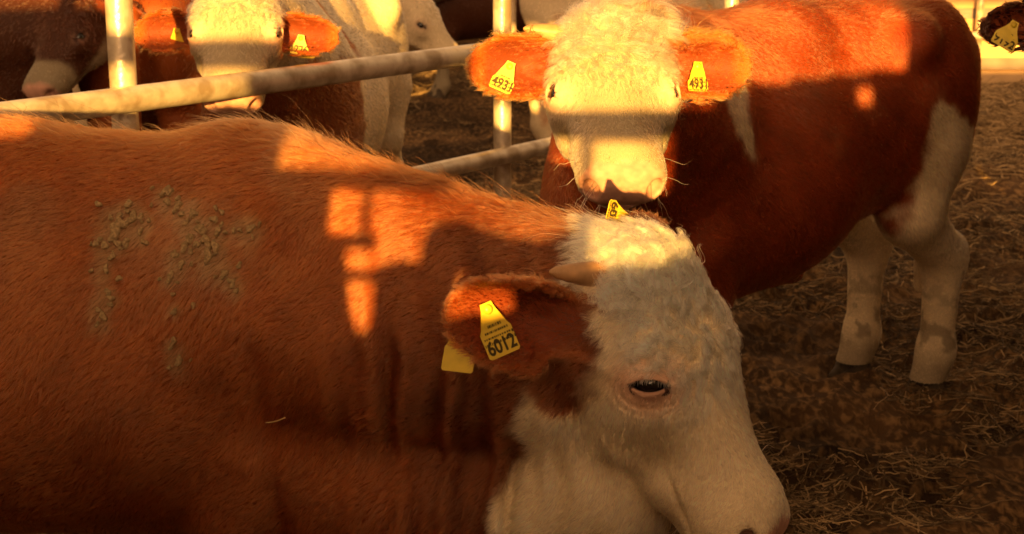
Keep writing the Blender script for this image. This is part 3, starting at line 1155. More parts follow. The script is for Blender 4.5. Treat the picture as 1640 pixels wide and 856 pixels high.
if not CLAY:
    grow(near, b_near, 520000 * QUICK, .00029, 1)
    grow(stand, b_stand, 330000 * QUICK, .00038, 2)
    grow(pale, b_pale, 90000 * QUICK, .0007, 3)
    q = stand.tohead(stand.V)
    grow(stand, b_stand, 5500, .00042, 12, K=8, lift=.75, clump=.6, cell=.016, lscale=2.1, messy=.3, name='forelock', curl_min=.75,
         mask=stand.att['wh'] * sstep(.12, .02, q[:, 1]) * sstep(-.02, -.07, q[:, 0] * .6 - .04 * (q[:, 1] < .05)))
    q = near.tohead(near.V)
    grow(near, b_near, 5000, .00036, 13, K=8, lift=.35, clump=.6, cell=.014, lscale=1.45, messy=.25, name='forelock', curl_min=.6,
         mask=near.att['wh'] * sstep(.13, .06, q[:, 1]) * sstep(-.14, -.08, q[:, 2]))
    grow(near, b_near, 2600, .00024, 14, K=7, lift=.50, clump=.25, cell=.02, lscale=1.9, messy=.5, name='stray_hairs', curl_min=.25,
         mask=(1 - near.att['wh']) * (1 - near.att['we']) * sstep(.45, .8, near.Nv[:, 2]))
    grow(stand, b_stand, 1600, .0003, 15, K=6, lift=.6, clump=.25, cell=.02, lscale=2.0, messy=.5, name='stray_hairs', curl_min=.25,
         mask=(1 - stand.att['wh']) * sstep(.3, .7, stand.Nv[:, 2]))
    whiskers(stand, r_stand, 26, 4)
    whiskers(near, r_near, 16, 5)

# ear tags
def ear_pt(c, i, u, v, lift):
    b, e, q, w, ln, hw, s = c.earf[i]
    return b + e * ln * u + w * v + q * lift

ear_tag(r_near, ear_pt(near, 0, .66, 0, .024) + U_ * .012 - R_ * .012, R_ * .86 + U_ * .36 + F_ * .35, U_ * 1 - R_ * .08, '6012', w=.050, h=.070)
ear_tag(r_near, ear_pt(near, 0, .80, 0, -.022) - U_ * .030 - R_ * .006, R_ * .92 - U_ * .08 - F_ * .45, U_ * .95 + R_ * .22, None, w=.052, h=.066)
ear_tag(r_near, at(998, 350, 2.42), -R_ * .22 - U_ * .95 + F_ * .1, R_ * .55 - U_ * .10 + F_ * .75, '6012', w=.052, h=.05)
ear_tag(r_stand, ear_pt(stand, 0, .60, 0, .032), R_ * .9 - U_ * .40 - F_ * .1, U_ * 1 + R_ * .35, '4931', w=.049, h=.055)
ear_tag(r_stand, ear_pt(stand, 1, .47, 0, .034), R_ * .93 + U_ * .0 + F_ * .35, U_ * 1 + R_ * .08, '4931', w=.046, h=.052)
ear_tag(r_pale, ear_pt(pale, 0, .40, 0, .018), R_ * .9 - U_ * .15 - F_ * .2, U_ * .8 + R_ * .3 - F_ * .4, None, w=.050, h=.042)
ear_tag(r_pale, ear_pt(pale, 1, .48, 0, .026) - U_ * .012, R_ * 1 - U_ * .12, U_ * 1 + R_ * .1, '1226', w=.054, h=.048)
ear_tag(r_pale, ear_pt(pale, 1, .48, 0, -.03) - U_ * .012, R_ * 1 - U_ * .05, U_ * 1 + R_ * .1, None, w=.054, h=.060)

# ------------------------------------------------------------------ dried dirt caked on the near bull's flank
BVH_NEAR = BVHTree.FromPolygons([tuple(v) for v in near.V], [tuple(int(i) for i in f) for f in near.F])

def cast(bvh, px, py):
    d = nrm(F_ + R_ * (px - 820) / FPX + U_ * (428 - py) / FPX)
    return bvh.ray_cast(Vector(CAM), Vector(d))

def caked_dirt():
    rng = np.random.default_rng(12)
    spots = [(x, y, r * .8) for (x, y, r) in MUD]
    ext = []
    for (x, y, r) in spots:
        for k in range(2):
            ext.append((x + rng.normal(0, 12), y + rng.normal(0, 17), rng.uniform(4, 10)))
    V, F = [], []
    for (x, y, r) in spots + ext:
        loc, no, idx, dist = cast(BVH_NEAR, x, y)
        if loc is None:
            continue
        n = np.array(no)
        a = nrm(np.cross(n, (.2, .1, 1)))
        b = np.cross(n, a)
        R0 = r * .5 * dist / FPX * 1.05
        st = rng.uniform(1.0, 1.7)
        nr, nk = 4, 12
        base = len(V)
        sd = rng.integers(1, 9999)
        for i in range(nr + 1):
            ph = i / nr * 1.57
            for k in range(nk):
                t = 6.2832 * k / nk
                rr = R0 * math.sin(ph if i else .0) * (1 + .28 * math.sin(t * 2 + sd) + .22 * math.sin(t * 3 + sd * 1.7) + rng.normal(0, .10))
                hh = .0060 + min(R0 * .16, .0016) * max(0, math.cos(ph)) ** .4 * (1 + rng.normal(0, .16)) - (.012 if i == nr else 0)
                V.append(np.array(loc) + a * math.cos(t) * rr * .95 + b * math.sin(t) * rr * st * .95 + n * hh)
        for i in range(nr):
            for k in range(nk):
                F.append([base + i * nk + k, base + (i + 1) * nk + k, base + (i + 1) * nk + (k + 1) % nk, base + i * nk + (k + 1) % nk])
    m = mat_plain('dry_dirt', (.31, .21, .105), .95, .1, .45, 260, .002)
    o = link('dried_dirt', new_mesh('dried_dirt', V, F, m), r_near)
    tag(o, kind='stuff')
caked_dirt()

def stalk():
    a, b = cast(BVH_NEAR, 427, 673), cast(BVH_NEAR, 460, 664)
    pa, pb = np.array(a[0]) + np.array(a[1]) * .008, np.array(b[0]) + np.array(b[1]) * .008
    pts = np.stack([pa + (pb - pa) * t + np.array(a[1]) * .004 * math.sin(3.1 * t) for t in np.linspace(0, 1, 6)])[None]
    m = mat_plain('dry_stalk', (.55, .40, .18), .6, .3)
    V, F = [], []
    for i in range(5):
        tube(V, F, pts[0][i], pts[0][i + 1], .0011, 8)
    o = link('straw_stalk', new_mesh('straw_stalk', V, F, m))
    tag(o, "single pale straw stalk clinging to the nearest bull's flank", 'straw')
STALK = stalk

# ------------------------------------------------------------------ ground and bedding
_pr = np.random.default_rng(77)
PRINTS = np.stack([_pr.uniform(-1.2, 3.0, 260), _pr.uniform(2.6, 8.5, 260), _pr.uniform(.045, .075, 260), _pr.uniform(.025, .055, 260)], 1)

def trodden(P):
    d = np.zeros(len(P))
    m = (P[:, 0] > -1.5) & (P[:, 0] < 3.3) & (P[:, 1] > 2.2) & (P[:, 1] < 9)
    x, y = P[m, 0], P[m, 1]
    dm = np.zeros(len(x))
    for (a, b, r, h) in PRINTS:
        k = (np.abs(x - a) < .22) & (np.abs(y - b) < .22)
        q = ((x[k] - a) ** 2 + (y[k] - b) ** 2) / (r * r)
        dm[k] += -h * np.exp(-q * q) + .35 * h * np.exp(-(np.sqrt(q) - 1.6) ** 2 / .15)
    d[m] = dm
    return d

def height(P):
    heap = .24 * np.exp(-((P[:, 0] - 3.7) / 1.0) ** 2 - ((P[:, 1] - 10.6) / 1.0) ** 2)
    return heap + trodden(P) + .036 * fbm(P, .50, 101, 3) + .026 * fbm(P, .13, 103, 3) + .05 * fbm(P, 3.0, 105, 1)

def axis_steps(segs):
    out = [segs[0][0]]
    for a, b, st in segs:
        n = max(1, int(round((b - a) / st)))
        out += list(np.linspace(a, b, n + 1)[1:])
    return np.array(out)

def ground():
    xs = axis_steps([(-150, -20, 10), (-20, -5, .8), (-5, -.8, .12), (-.8, 2.6, .022), (2.6, 6, .12), (6, 20, .8), (20, 150, 10)])
    ys = axis_steps([(-40, -4, 3), (-4, 2.4, .3), (2.4, 6.5, .022), (6.5, 10, .08), (10, 16, .2), (16, 30, 1.5), (30, 200, 15)])
    X, Y = np.meshgrid(xs, ys, indexing='xy')
    P = np.stack([X.ravel(), Y.ravel(), 0 * X.ravel()], 1)
    P[:, 2] = height(P) * sstep(40, 20, np.abs(P[:, 0])) * sstep(40, 20, P[:, 1])
    nx, ny = len(xs), len(ys)
    i = np.arange(ny - 1)[:, None] * nx + np.arange(nx - 1)[None]
    Q = np.stack([i, i + 1, i + nx + 1, i + nx], -1).reshape(-1, 4)
    m, n, l, p = mat_new('trampled_bedding')
    tc = n.new('ShaderNodeTexCoord')
    def noise(sc, det=8, dist=0.0, ysc=1.0):
        mp = n.new('ShaderNodeMapping')
        mp.inputs['Scale'].default_value = (1, ysc, 1)
        l.new(tc.outputs['Object'], mp.inputs[0])
        z = n.new('ShaderNodeTexNoise')
        z.inputs['Scale'].default_value = sc
        z.inputs['Detail'].default_value = det
        z.inputs['Distortion'].default_value = dist
        l.new(mp.outputs[0], z.inputs['Vector'])
        return z
    z1 = noise(2.2)
    r1 = n.new('ShaderNodeValToRGB')
    r1.color_ramp.elements[0].position = .35
    r1.color_ramp.elements[0].color = (.038, .022, .011, 1)
    r1.color_ramp.elements[1].position = .68
    r1.color_ramp.elements[1].color = (.115, .066, .031, 1)
    l.new(z1.outputs['Fac'], r1.inputs[0])
    z2 = noise(42, 10, .4, .45)
    r2 = n.new('ShaderNodeValToRGB')
    r2.color_ramp.elements[0].position = .46
    r2.color_ramp.elements[0].color = (0, 0, 0, 1)
    r2.color_ramp.elements[1].position = .66
    r2.color_ramp.elements[1].color = (1, 1, 1, 1)
    l.new(z2.outputs['Fac'], r2.inputs[0])
    mx = n.new('ShaderNodeMix')
    mx.data_type = 'RGBA'
    mx.inputs['B'].default_value = (.25, .155, .07, 1)
    l.new(r2.outputs[0], mx.inputs['Factor'])
    l.new(r1.outputs[0], mx.inputs['A'])
    l.new(mx.outputs['Result'], p.inputs['Base Color'])
    z3 = noise(.9, 5)
    r3 = n.new('ShaderNodeValToRGB')
    r3.color_ramp.elements[0].position, r3.color_ramp.elements[0].color = .40, (.42, .40, .40, 1)
    r3.color_ramp.elements[1].position, r3.color_ramp.elements[1].color = .58, (1.15, 1.1, 1.05, 1)
    l.new(z3.outputs['Fac'], r3.inputs[0])
    wet = n.new('ShaderNodeMix')
    wet.data_type = 'RGBA'
    wet.blend_type = 'MULTIPLY'
    wet.inputs['Factor'].default_value = 1.0
    l.new(mx.outputs['Result'], wet.inputs['A'])
    l.new(r3.outputs[0], wet.inputs['B'])
    l.new(wet.outputs['Result'], p.inputs['Base Color'])
    b = n.new('ShaderNodeBump')
    b.inputs['Strength'].default_value = .9
    b.inputs['Distance'].default_value = .02
    l.new(z2.outputs['Fac'], b.inputs['Height'])
    l.new(b.outputs[0], p.inputs['Normal'])
    p.inputs['Roughness'].default_value = .95
    p.inputs['Specular IOR Level'].default_value = .15
    o = link('ground', new_mesh('ground', P, Q, m))
    tag(o, 'trampled dark brown bedding covering the pen floor', kind='structure')
    o['category'] = 'ground'
ground()

def mat_straw():
    m, n, l, p = mat_new('straw')
    a = n.new('ShaderNodeAttribute')
    a.attribute_name = 'coat'
    l.new(a.outputs['Color'], p.inputs['Base Color'])
    p.inputs['Roughness'].default_value = .7
    p.inputs['Specular IOR Level'].default_value = .25
    return m
M_STRAW = mat_straw()

def straw():
    rng = np.random.default_rng(31)
    n = int(120000 * max(.3, QUICK))
    # spread over what the pen floor shows, denser near
    y = 2.7 + 11 * rng.random(n) ** 1.9
    x = rng.uniform(-.40, .42, n) * y * 1.15
    P = np.stack([x, y, 0 * x], 1)
    dens = fbm(P, .5, 111, 3)
    keep = (dens * 1.5 + .7 * rng.random(n) > .22)
    P, y = P[keep], y[keep]
    n = len(P)
    P[:, 2] = height(P)
    L_ = rng.gamma(2.2, .019, n) * (1 + .3 * (y > 6)) + .015
    L_[rng.random(n) < .04] *= 1.9
    a = rng.uniform(0, 6.2832, n)
    d = np.stack([np.cos(a), np.sin(a), rng.normal(.05, .22, n)], 1)
    k = rng.normal(0, 1, (n, 3)) * np.array([1, 1, .5])
    pts = np.stack([P + d * (L_ * (t - .5))[:, None] + k * (L_ * (rng.uniform(0, .09, n) + .16 * (rng.random(n) < .15)) * (1 - (2 * t - 1) ** 2))[:, None] for t in (0, .25, .5, .75, 1)], 1)
    g = pts.reshape(-1, 3)
    hz = height(np.stack([g[:, 0], g[:, 1], 0 * g[:, 0]], 1)).reshape(n, 5)
    pts[:, :, 2] = np.maximum(pts[:, :, 2], hz + .0015)
    rad = rng.uniform(.0008, .0022, n) * (1 + .12 * np.maximum(y - 4, 0))
    t = np.clip(rng.beta(.75, 2.6, n) + .10 * fbm(P, .8, 113, 2), 0, 1)
    c0, c1 = np.array([.05, .031, .016]), np.array([.66, .46, .23])
    col = c0 + (c1 - c0) * t[:, None]
    o = add_curves('straw', pts, np.tile(rad[:, None], (1, 5)) * np.array([.9, 1, 1, .9, .6]), col, M_STRAW, None)
    tag(o, 'loose brown straw strewn over the pen floor', kind='stuff')
    o['category'] = 'straw'
def heap():
    rng = np.random.default_rng(37)
    n = int(16000 * QUICK)
    P = np.stack([rng.normal(3.7, .95, n), rng.normal(10.5, .95, n), np.zeros(n)], 1)
    P[:, 2] = height(P)
    L_ = rng.uniform(.08, .22, n)
    a = rng.uniform(0, 6.2832, n)
    d = np.stack([np.cos(a), np.sin(a), rng.normal(0, .25, n)], 1)
    k = rng.normal(0, 1, (n, 3)) * np.array([1, 1, .5])
    pts = np.stack([P + d * (L_ * (t - .5))[:, None] + k * (L_ * .15 * (1 - (2 * t - 1) ** 2))[:, None] for t in (0, .33, .66, 1)], 1)
    g = pts.reshape(-1, 3)
    hz = height(np.stack([g[:, 0], g[:, 1], 0 * g[:, 0]], 1)).reshape(n, 4)
    pts[:, :, 2] = np.maximum(pts[:, :, 2], hz + .004)
    t = np.clip(rng.beta(1.6, 2.4, n), 0, 1)
    col = np.array([.12, .075, .035]) + (np.array([.58, .40, .20]) - np.array([.12, .075, .035])) * t[:, None]
    o = add_curves('straw_heap', pts, np.tile(rng.uniform(.002, .0045, n)[:, None], (1, 4)), col, M_STRAW, None)
    tag(o, 'low heap of paler straw beyond the standing bull at the right', 'straw heap', kind='stuff')
if not CLAY:
    straw()
    heap()

# ------------------------------------------------------------------ pipe fence behind the near bull
def plane_hit(px, py, z):
    d = F_ + R_ * (px - 820) / FPX + U_ * (428 - py) / FPX
    return CAM + d * (z - CAM_H) / d[2]

def tube(V, F, a, b, r, m=24, n=1, cap=True):
    a, b = np.asarray(a, float), np.asarray(b, float)
    t = nrm(b - a)
    u = nrm(np.cross(t, (0.13, .31, .94) if abs(t[2]) < .9 else (1, .2, 0)))
    v = np.cross(t, u)
    s = len(V)
    for i in range(n + 1):
        p = a + (b - a) * i / n
        for k in range(m):
            V.append(p + r * (u * math.cos(6.2832 * k / m) + v * math.sin(6.2832 * k / m)))
    for i in range(n):
        for k in range(m):
            F.append([s + i * m + k, s + i * m + (k + 1) % m, s + (i + 1) * m + (k + 1) % m, s + (i + 1) * m + k])
    if cap:
        F.append([s + k for k in range(m)][::-1])
        F.append([s + n * m + k for k in range(m)])

def mat_pipe():
    m, n, l, p = mat_new('galvanised_pipe')
    tc = n.new('ShaderNodeTexCoord')
    z = n.new('ShaderNodeTexNoise')
    z.inputs['Scale'].default_value = 14
    z.inputs['Detail'].default_value = 8
    l.new(tc.outputs['Object'], z.inputs['Vector'])
    r = n.new('ShaderNodeValToRGB')
    e = r.color_ramp.elements
    e[0].position, e[0].color = .36, (.42, .33, .22, 1)
    e[1].position, e[1].color = .58, (.74, .66, .52, 1)
    l.new(z.outputs['Fac'], r.inputs[0])
    z2 = n.new('ShaderNodeTexNoise')
    z2.inputs['Scale'].default_value = 70
    z2.inputs['Detail'].default_value = 5
    l.new(tc.outputs['Object'], z2.inputs['Vector'])
    l.new(r.outputs[0], p.inputs['Base Color'])
    mr = n.new('ShaderNodeMapRange')
    mr.inputs['To Min'].default_value = .22
    mr.inputs['To Max'].default_value = .50
    l.new(z2.outputs['Fac'], mr.inputs['Value'])
    l.new(mr.outputs[0], p.inputs['Roughness'])
    p.inputs['Metallic'].default_value = .5
    b = n.new('ShaderNodeBump')
    b.inputs['Strength'].default_value = .35
    b.inputs['Distance'].default_value = .004
    l.new(z2.outputs['Fac'], b.inputs['Height'])
    l.new(b.outputs[0], p.inputs['Normal'])
    return m
M_PIPE = mat_pipe()
M_RUST = mat_plain('weld', (.30, .22, .15), .6, .3, .3, 60, .003, .3)

STALK()
rail_a, rail_b = plane_hit(0, 187, 1.03), plane_hit(745, 89, 1.03)
rail_t = nrm(rail_b - rail_a)
rail_n = np.array([-rail_t[1], rail_t[0], 0])
def rail_at_px(px):
    k = (px - 820) / FPX
    # X = k * depth
    g = lambda P: P[0] - k * ((P - CAM) @ F_)
    ga, gb = g(rail_a), g(rail_b)
    return rail_a + (rail_b - rail_a) * (-ga / (gb - ga))
p1, p2 = rail_at_px(187), rail_at_px(803)
step = p2 - p1
fence = empty('pipe_fence', (p1[0], p1[1], 0), 'galvanised pipe fence with two rails behind the nearest bull', 'fence')
def fence_piece(name, fn, mat=M_PIPE):
    V, F = [], []
    fn(V, F)
    return link(name, new_mesh(name, V, F, mat), fence)
PR = .034
for zz in (1.03, .67, .36):
    a = p1 - step * 1.6
    b = p1 + step * 3.1
    fence_piece('rail', lambda V, F: tube(V, F, (a[0], a[1], zz), (b[0], b[1], zz), PR if zz > 1 else .029, n=40))
for k in range(-1, 4):
    q = p1 + step * k
    off = rail_n * .036 + rail_t * .055
    fence_piece('post', lambda V, F: tube(V, F, (q[0] + off[0], q[1] + off[1], -.1), (q[0] + off[0], q[1] + off[1], 1.95), .0345 if k < 1 else .031, n=12))

# ------------------------------------------------------------------ added board screen behind the camera, cut to shape the sunlight
def mat_wood(name, c0, c1, sc=3.0):
    m, n, l, p = mat_new(name)
    tc = n.new('ShaderNodeTexCoord')
    mp = n.new('ShaderNodeMapping')
    mp.inputs['Scale'].default_value = (14, 14, 1.2)
    l.new(tc.outputs['Object'], mp.inputs[0])
    z = n.new('ShaderNodeTexNoise')
    z.inputs['Scale'].default_value = sc
    z.inputs['Detail'].default_value = 8
    l.new(mp.outputs[0], z.inputs['Vector'])
    r = n.new('ShaderNodeValToRGB')
    r.color_ramp.elements[0].position, r.color_ramp.elements[0].color = .3, (*c0, 1)
    r.color_ramp.elements[1].position, r.color_ramp.elements[1].color = .7, (*c1, 1)
    l.new(z.outputs['Fac'], r.inputs[0])
    l.new(r.outputs[0], p.inputs['Base Color'])
    p.inputs['Roughness'].default_value = .85
    return m
M_WOOD = mat_wood('screen_wood', (.10, .065, .04), (.24, .17, .11))

def box(V, F, lo, hi):
    s = len(V)
    for x in (lo[0], hi[0]):
        for y in (lo[1], hi[1]):
            for z in (lo[2], hi[2]):
                V.append((x, y, z))
    F += [[s + i for i in f] for f in ((0, 1, 3, 2), (4, 6, 7, 5), (0, 4, 5, 1), (2, 3, 7, 6), (0, 2, 6, 4), (1, 5, 7, 3))]

def sun_screen():
    Y0, T = -.35, .025
    SX, SZ = .85 * math.tan(SUN_AZ), -.85 * math.tan(SUN_EL) / math.cos(SUN_AZ)
    def bx(V, F, lo, hi):
        box(V, F, (lo[0] + SX, lo[1], lo[2] + SZ if lo[2] > 0 else -.1), (hi[0] + SX, hi[1], hi[2] + SZ))
    w = empty('sun_screen', (0, Y0, 0), 'unseen board screen added behind the camera, its openings cut to shape the sunlight', 'wall')
    V, F = [], []
    edges = [-7.0]
    # board by board: right edge, top set for the sun and shade outline
    boards = [(-3.2, 2.03), (-2.6, 2.03), (-2.3, 2.03), (-2.0, 2.03), (-1.86, 1.88), (-1.74, 1.88), (-1.5, 1.60), (-1.38, 1.62), (-1.25, 1.60), (-1.12, 1.62), (-1.015, 1.61),
              (-.93, 1.80), (-.85, 1.80), (-.79, 1.82), (-.68, 1.98), (-.575, 1.98), (-.085, None), (-.066, 1.61), (-.03, 1.432), (.05, 1.436), (.118, 1.445), (.22, 1.61), (.34, 1.695), (.46, 1.71), (.58, 1.725), (.675, 1.735),
              (.725, 1.74), (.835, 1.75), (.97, 2.3), (1.10, 2.3), (1.3, 2.0), (1.5, 2.0), (1.7, 2.0), (1.9, 2.0), (2.1, 2.0), (2.25, 2.0), (2.4, 2.0), (2.6, 2.0), (2.9, 1.9), (3.3, 1.9), (7.0, 1.9)]
    x0 = -7.0
    for x1, top in boards:
        holes = []  # openings placed to let small sun patches through
        if x0 >= 2.09 and x1 <= 2.41:
            holes = [(1.17, 1.27)]
        if abs(x1 - .725) < .01:
            holes = [(1.65, 1.70)]
        if top is None:                                     # slanted tops tracing the sun patches on the near bull
            pl = [(-.575, 1.556), (-.48, 1.552), (-.479, 1.456), (-.452, 1.452), (-.446, 1.40), (-.437, 1.345), (-.425, 1.310), (-.41, 1.312), (-.398, 1.345), (-.396, 1.385),
                  (-.402, 1.408), (-.389, 1.415), (-.360, 1.422), (-.329, 1.419), (-.327, 1.444), (-.317, 1.474), (-.295, 1.484), (-.268, 1.486), (-.267, 1.486), (-.222, 1.470),
                  (-.178, 1.460), (-.177, 1.460), (-.133, 1.460), (-.109, 1.472), (-.085, 1.476)]
            for (xa, za), (xb, zb) in zip(pl, pl[1:]):
                if xb - xa < .0015:
                    continue
                split = xa >= -.2675 and xb <= -.1775
                for z0, z1, z2 in ([(0, 1.358, 1.366), (1.405, za, zb)] if split else [(0, za, zb)]):
                    s0 = len(V)
                    for xx, zt in ((xa, z1), (xb, z2)):
                        for yy in (Y0 - T, Y0):
                            for zz in (z0, zt):
                                V.append((xx + SX, yy, zz + SZ if zz > 0 else -.1))
                    F += [[s0 + i for i in f] for f in ((0, 1, 3, 2), (4, 6, 7, 5), (0, 4, 5, 1), (2, 3, 7, 6), (0, 2, 6, 4), (1, 5, 7, 3))]
            x0 = x1
            continue
        z = 0.0
        for a, b in holes:
            bx(V, F, (x0, Y0 - T, z), (x1, Y0, a))
            z = b
        bx(V, F, (x0, Y0 - T, z), (x1, Y0, top))
        x0 = x1
    link('lower_screen', new_mesh('lower_screen', V, F, M_WOOD, False), w)
    V, F = [], []  # crosspieces from here on lay the shade bands on the bulls
    bx(V, F, (-1.74, Y0 + .002, 1.75), (-.95, Y0 + .03, 1.835))
    link('screen_bar', new_mesh('screen_bar', V, F, M_WOOD, False), w)
    V, F = [], []
    bx(V, F, (-.60, Y0 + .002, 1.64), (-.50, Y0 + .03, 1.98))
    bx(V, F, (-.497, Y0 + .002, 1.645), (-.31, Y0 + .028, 1.90))
    bx(V, F, (-.307, Y0 + .002, 1.588), (.24, Y0 + .03, 1.645))
    link('mid_screen', new_mesh('mid_screen', V, F, M_WOOD, False), w)
    V, F = [], []
    bx(V, F, (-.575, Y0 + .032, 1.520), (-.285, Y0 + .05, 1.554))
    bx(V, F, (-.49, Y0 + .004, 1.434), (-.40, Y0 + .02, 1.456))
    bx(V, F, (-.47, Y0 + .004, 1.385), (-.385, Y0 + .02, 1.402))
    bx(V, F, (-.425, Y0 + .052, 1.45), (-.412, Y0 + .065, 1.525))
    link('screen_slats', new_mesh('screen_slats', V, F, M_WOOD, False), w)
    V, F = [], []  # top part keeps direct sun off the far background
    bx(V, F, (-7, Y0 - T, 2.12), (-2.0, Y0, 2.9))
    bx(V, F, (-2.0, Y0 - T, 2.10), (1.1, Y0, 2.9))
    bx(V, F, (1.1, Y0 - T, 2.10), (2.6, Y0, 2.9))
    bx(V, F, (2.6, Y0 - T, 2.45), (7, Y0, 2.9))
    link('upper_screen', new_mesh('upper_screen', V, F, M_WOOD, False), w)
sun_screen()

def sky_screen():  # added out of view to darken the standing bull's flank
    x = 2.55
    w = empty('sky_screen', (x, 2.5, 0), 'unseen tall dark board screen added at the right to block sky light', 'wall')
    M_D = mat_wood('dark_screen_wood', (.035, .024, .016), (.075, .052, .034))
    V, F = [], []
    y, k = 1.7, 0
    while y < 6.2:
        box(V, F, (x + .004 * (k % 2), y, -.1), (x + .03 + .004 * (k % 2), y + .197, 4.6))
        y += .2
        k += 1
    link('boards', new_mesh('boards', V, F, M_D, False), w)
    V, F = [], []
    box(V, F, (x - .3, 1.5, 4.6), (x + 1.5, 6.4, 4.68))
    link('screen_top', new_mesh('screen_top', V, F, M_D, False), w)
sky_screen()

# ------------------------------------------------------------------ cattle further back
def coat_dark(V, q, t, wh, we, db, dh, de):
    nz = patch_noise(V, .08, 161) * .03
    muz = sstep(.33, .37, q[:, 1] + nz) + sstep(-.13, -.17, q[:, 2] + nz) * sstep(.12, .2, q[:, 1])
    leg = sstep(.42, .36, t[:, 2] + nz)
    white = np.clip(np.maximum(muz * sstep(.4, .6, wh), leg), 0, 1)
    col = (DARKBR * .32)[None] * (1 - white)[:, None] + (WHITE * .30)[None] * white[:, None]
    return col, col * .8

def coat_cream(V, q, t, wh, we, db, dh, de):
    nz = patch_noise(V, .10, 171) * .05
    br = sstep(.06, .12, nz + .05) * (1 - wh)
    col = (WHITE * .72)[None] * (1 - .9 * br)[:, None] + (BROWN * .9)[None] * (.9 * br)[:, None]
    return col, col * .85

def coat_red(V, q, t, wh, we, db, dh, de):
    nz = patch_noise(V, .08, 181) * .03
    white = np.maximum(sstep(-.03, .03, (db - dh) + nz) * (1 - we), sstep(.40, .33, t[:, 2] + nz))
    col = (BROWN * .6)[None] * (1 - white)[:, None] + (WHITE * .6)[None] * white[:, None]
    return col, col * .8

def std_ears(z=-.1):
    return [(1, None), (-1, None)]

def far_cow(head_o, L, N, hs, torg, th, ts, coat, label, hair, ear_dirs, h=.018, ctrl=None, seed=0, shift=((0, 0),) * 4):
    ears = [(1, ear_dirs[0][0], ear_dirs[0][1], .20, .066, (.088, .06, -.10)), (-1, ear_dirs[1][0], ear_dirs[1][1], .20, .066, (.088, .06, -.10))]
    c = make_cow(head_o, L, N, hs, torg, th, ts, ears, eye_open=.011, neck_ctrl=ctrl, leg_shift=shift)
    r, b = cow_object(c, coat, h, 0, label, G_BULLS, c.torg)
    eyes(c, r, lash=False)
    if not CLAY and hair:
        grow(c, b, hair * QUICK, .0012, 50 + seed, K=4, cell=.02)
    return c, r, b

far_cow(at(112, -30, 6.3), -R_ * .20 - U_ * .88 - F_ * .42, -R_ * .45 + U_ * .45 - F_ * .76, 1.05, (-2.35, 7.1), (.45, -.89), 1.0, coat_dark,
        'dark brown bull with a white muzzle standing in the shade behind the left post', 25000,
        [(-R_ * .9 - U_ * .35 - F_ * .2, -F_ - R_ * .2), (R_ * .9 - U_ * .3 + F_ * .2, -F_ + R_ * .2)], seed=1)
far_cow(at(655, -36, 8.4), R_ * .56 - U_ * .80 + F_ * .05, R_ * .72 + U_ * .55 - F_ * .42, 1.05, (-1.75, 9.1), (.9, -.25), 1.0, coat_cream,
        'cream bull in profile whose head shows beyond the pale bull', 16000,
        [(-R_ * .6 - U_ * .2 - F_ * .7, -F_ + R_ * .4), (R_ * .1 + U_ * .2 + F_ * .9, -F_ + R_ * .4)], seed=2)
far_cow(at(1180, -60, 9.2), R_ * .5 - U_ * .8 - F_ * .2, R_ * .75 + U_ * .5 - F_ * .3, 1.05, (.95, 9.8), (.98, -.1), 1.0, coat_cream,
        'greyish pale bull standing far back behind the second post', 14000,
        [(-R_ * .6 - U_ * .2 - F_ * .7, -F_ + R_ * .4), (R_ * .1 + U_ * .2 + F_ * .9, -F_ + R_ * .4)], seed=3)
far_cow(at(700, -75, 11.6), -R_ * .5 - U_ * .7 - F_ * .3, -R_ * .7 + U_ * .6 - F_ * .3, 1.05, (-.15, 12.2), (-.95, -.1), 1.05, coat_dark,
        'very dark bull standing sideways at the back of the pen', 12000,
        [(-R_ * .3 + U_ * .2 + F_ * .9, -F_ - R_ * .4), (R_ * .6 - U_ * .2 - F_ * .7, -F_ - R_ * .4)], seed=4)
far_cow(at(225, -120, 8.8), -R_ * .3 - U_ * .6 + F_ * .7, -R_ * .3 + U_ * .75 + F_ * .5, 1.05, (-1.66, 7.35), (-.12, .99), 1.02, coat_red,
        'red-brown bull seen from the rear behind the pale bull', 20000,
        [(-R_ * .9 + U_ * .1, F_), (R_ * .9 + U_ * .1, F_)], seed=5)
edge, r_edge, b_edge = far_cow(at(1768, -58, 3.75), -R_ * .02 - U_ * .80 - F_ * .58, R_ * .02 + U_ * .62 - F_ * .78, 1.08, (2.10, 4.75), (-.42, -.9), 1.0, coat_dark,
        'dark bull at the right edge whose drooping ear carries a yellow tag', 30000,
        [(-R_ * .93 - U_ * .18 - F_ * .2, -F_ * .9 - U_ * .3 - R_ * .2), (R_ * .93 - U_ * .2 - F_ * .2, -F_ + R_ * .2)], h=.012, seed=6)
ear_tag(r_edge, ear_pt(edge, 0, .62, 0, .024), R_ * .85 - U_ * .50, U_ * .85 + R_ * .50, '9192', w=.060, h=.062)

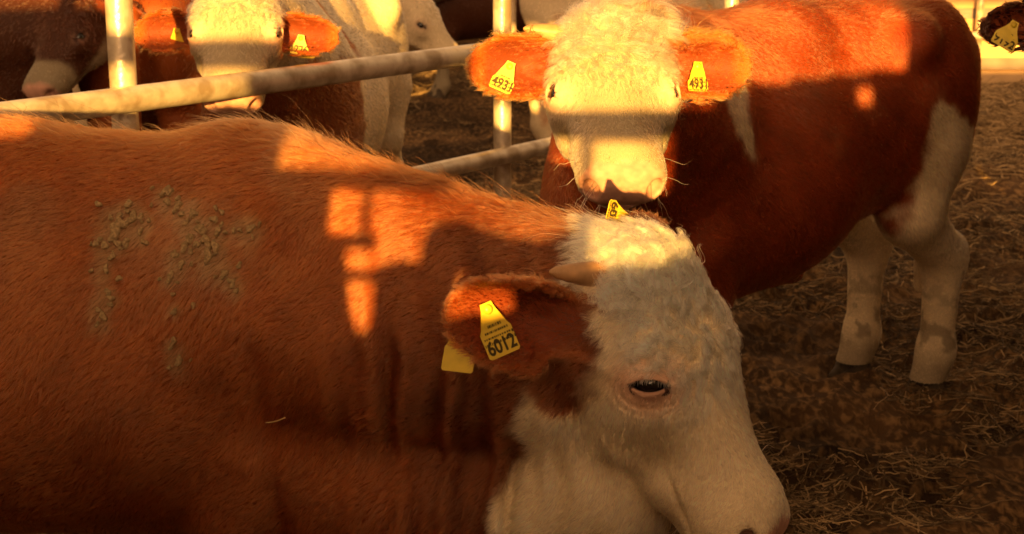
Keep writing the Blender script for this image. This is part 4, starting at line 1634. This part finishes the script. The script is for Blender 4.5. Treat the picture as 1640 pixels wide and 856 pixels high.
# ------------------------------------------------------------------ far barrier and shed
def barrier():
    b = empty('feed_barrier', (5, 13.4, 0), 'low boarded feed barrier with rails lit by the sun at the far right', 'barrier')
    M_PANEL = mat_plain('pale_board', (.50, .33, .16), .7, .3, .15, 3, .002)
    M_GREY = mat_plain('grey_board', (.20, .17, .14), .8, .3, .3, 5, .004)
    def piece(name, lo, hi, m):
        V, F = [], []
        box(V, F, lo, hi)
        return link(name, new_mesh(name, V, F, m, False), b)
    y = 13.4
    piece('kerb', (1.5, y - .14, 0), (12, y + .1, .10), M_PANEL)
    piece('plank', (1.5, y + .02, .10), (12, y + .06, .20), M_GREY)
    piece('panel', (1.5, y, .20), (12, y + .03, .53), M_PANEL)
    piece('plank', (1.5, y + .02, .53), (12, y + .06, .62), M_GREY)
    piece('board', (1.5, y, .62), (12, y + .03, .95), M_PANEL)
    for k in range(5):
        V, F = [], []
        tube(V, F, (1.74 + 2.2 * k, y - .12, 0), (1.74 + 2.2 * k, y - .12, 1.5), .03, 12)
        link('post', new_mesh('post', V, F, M_PIPE), b)
    V, F = [], []
    tube(V, F, (1.5, y - .2, .30), (5.0, y - .30, .46), .035, 14)
    tube(V, F, (5.0, y - .30, .46), (12, y - .2, .44), .035, 14)
    link('rail', new_mesh('rail', V, F, M_PIPE), b)
barrier()

def shed():
    y = 19.0
    s_ = empty('cattle_shed', (0, y, 0), 'dark open cattle shed closing the far side of the pen', 'shed')
    M_DARK = mat_wood('dark_boards', (.03, .022, .016), (.07, .05, .035))
    V, F = [], []
    x = -16.0
    k = 0
    while x < 16:
        box(V, F, (x, y + .004 * (k % 2), 0), (x + .195, y + .03 + .004 * (k % 2), 3.0))
        x += .2
        k += 1
    link('wall', new_mesh('wall', V, F, M_DARK, False), s_)
    V, F = [], []
    a = len(V)
    for (x, yy, z) in ((-16.5, y - 3.5, 2.6), (16.5, y - 3.5, 2.6), (16.5, y + .6, 3.6), (-16.5, y + .6, 3.6), (-16.5, y - 3.5, 2.66), (16.5, y - 3.5, 2.66), (16.5, y + .6, 3.66), (-16.5, y + .6, 3.66)):
        V.append((x, yy, z))
    F += [[3, 2, 1, 0], [4, 5, 6, 7], [0, 1, 5, 4], [1, 2, 6, 5], [2, 3, 7, 6], [3, 0, 4, 7]]
    link('roof', new_mesh('roof', V, F, M_DARK, False), s_)
    for k in range(9):
        V, F = [], []
        box(V, F, (-15 + 3.7 * k, y - 3.3, 0), (-14.85 + 3.7 * k, y - 3.15, 2.62))
        link('post', new_mesh('post', V, F, M_DARK, False), s_)
shed()
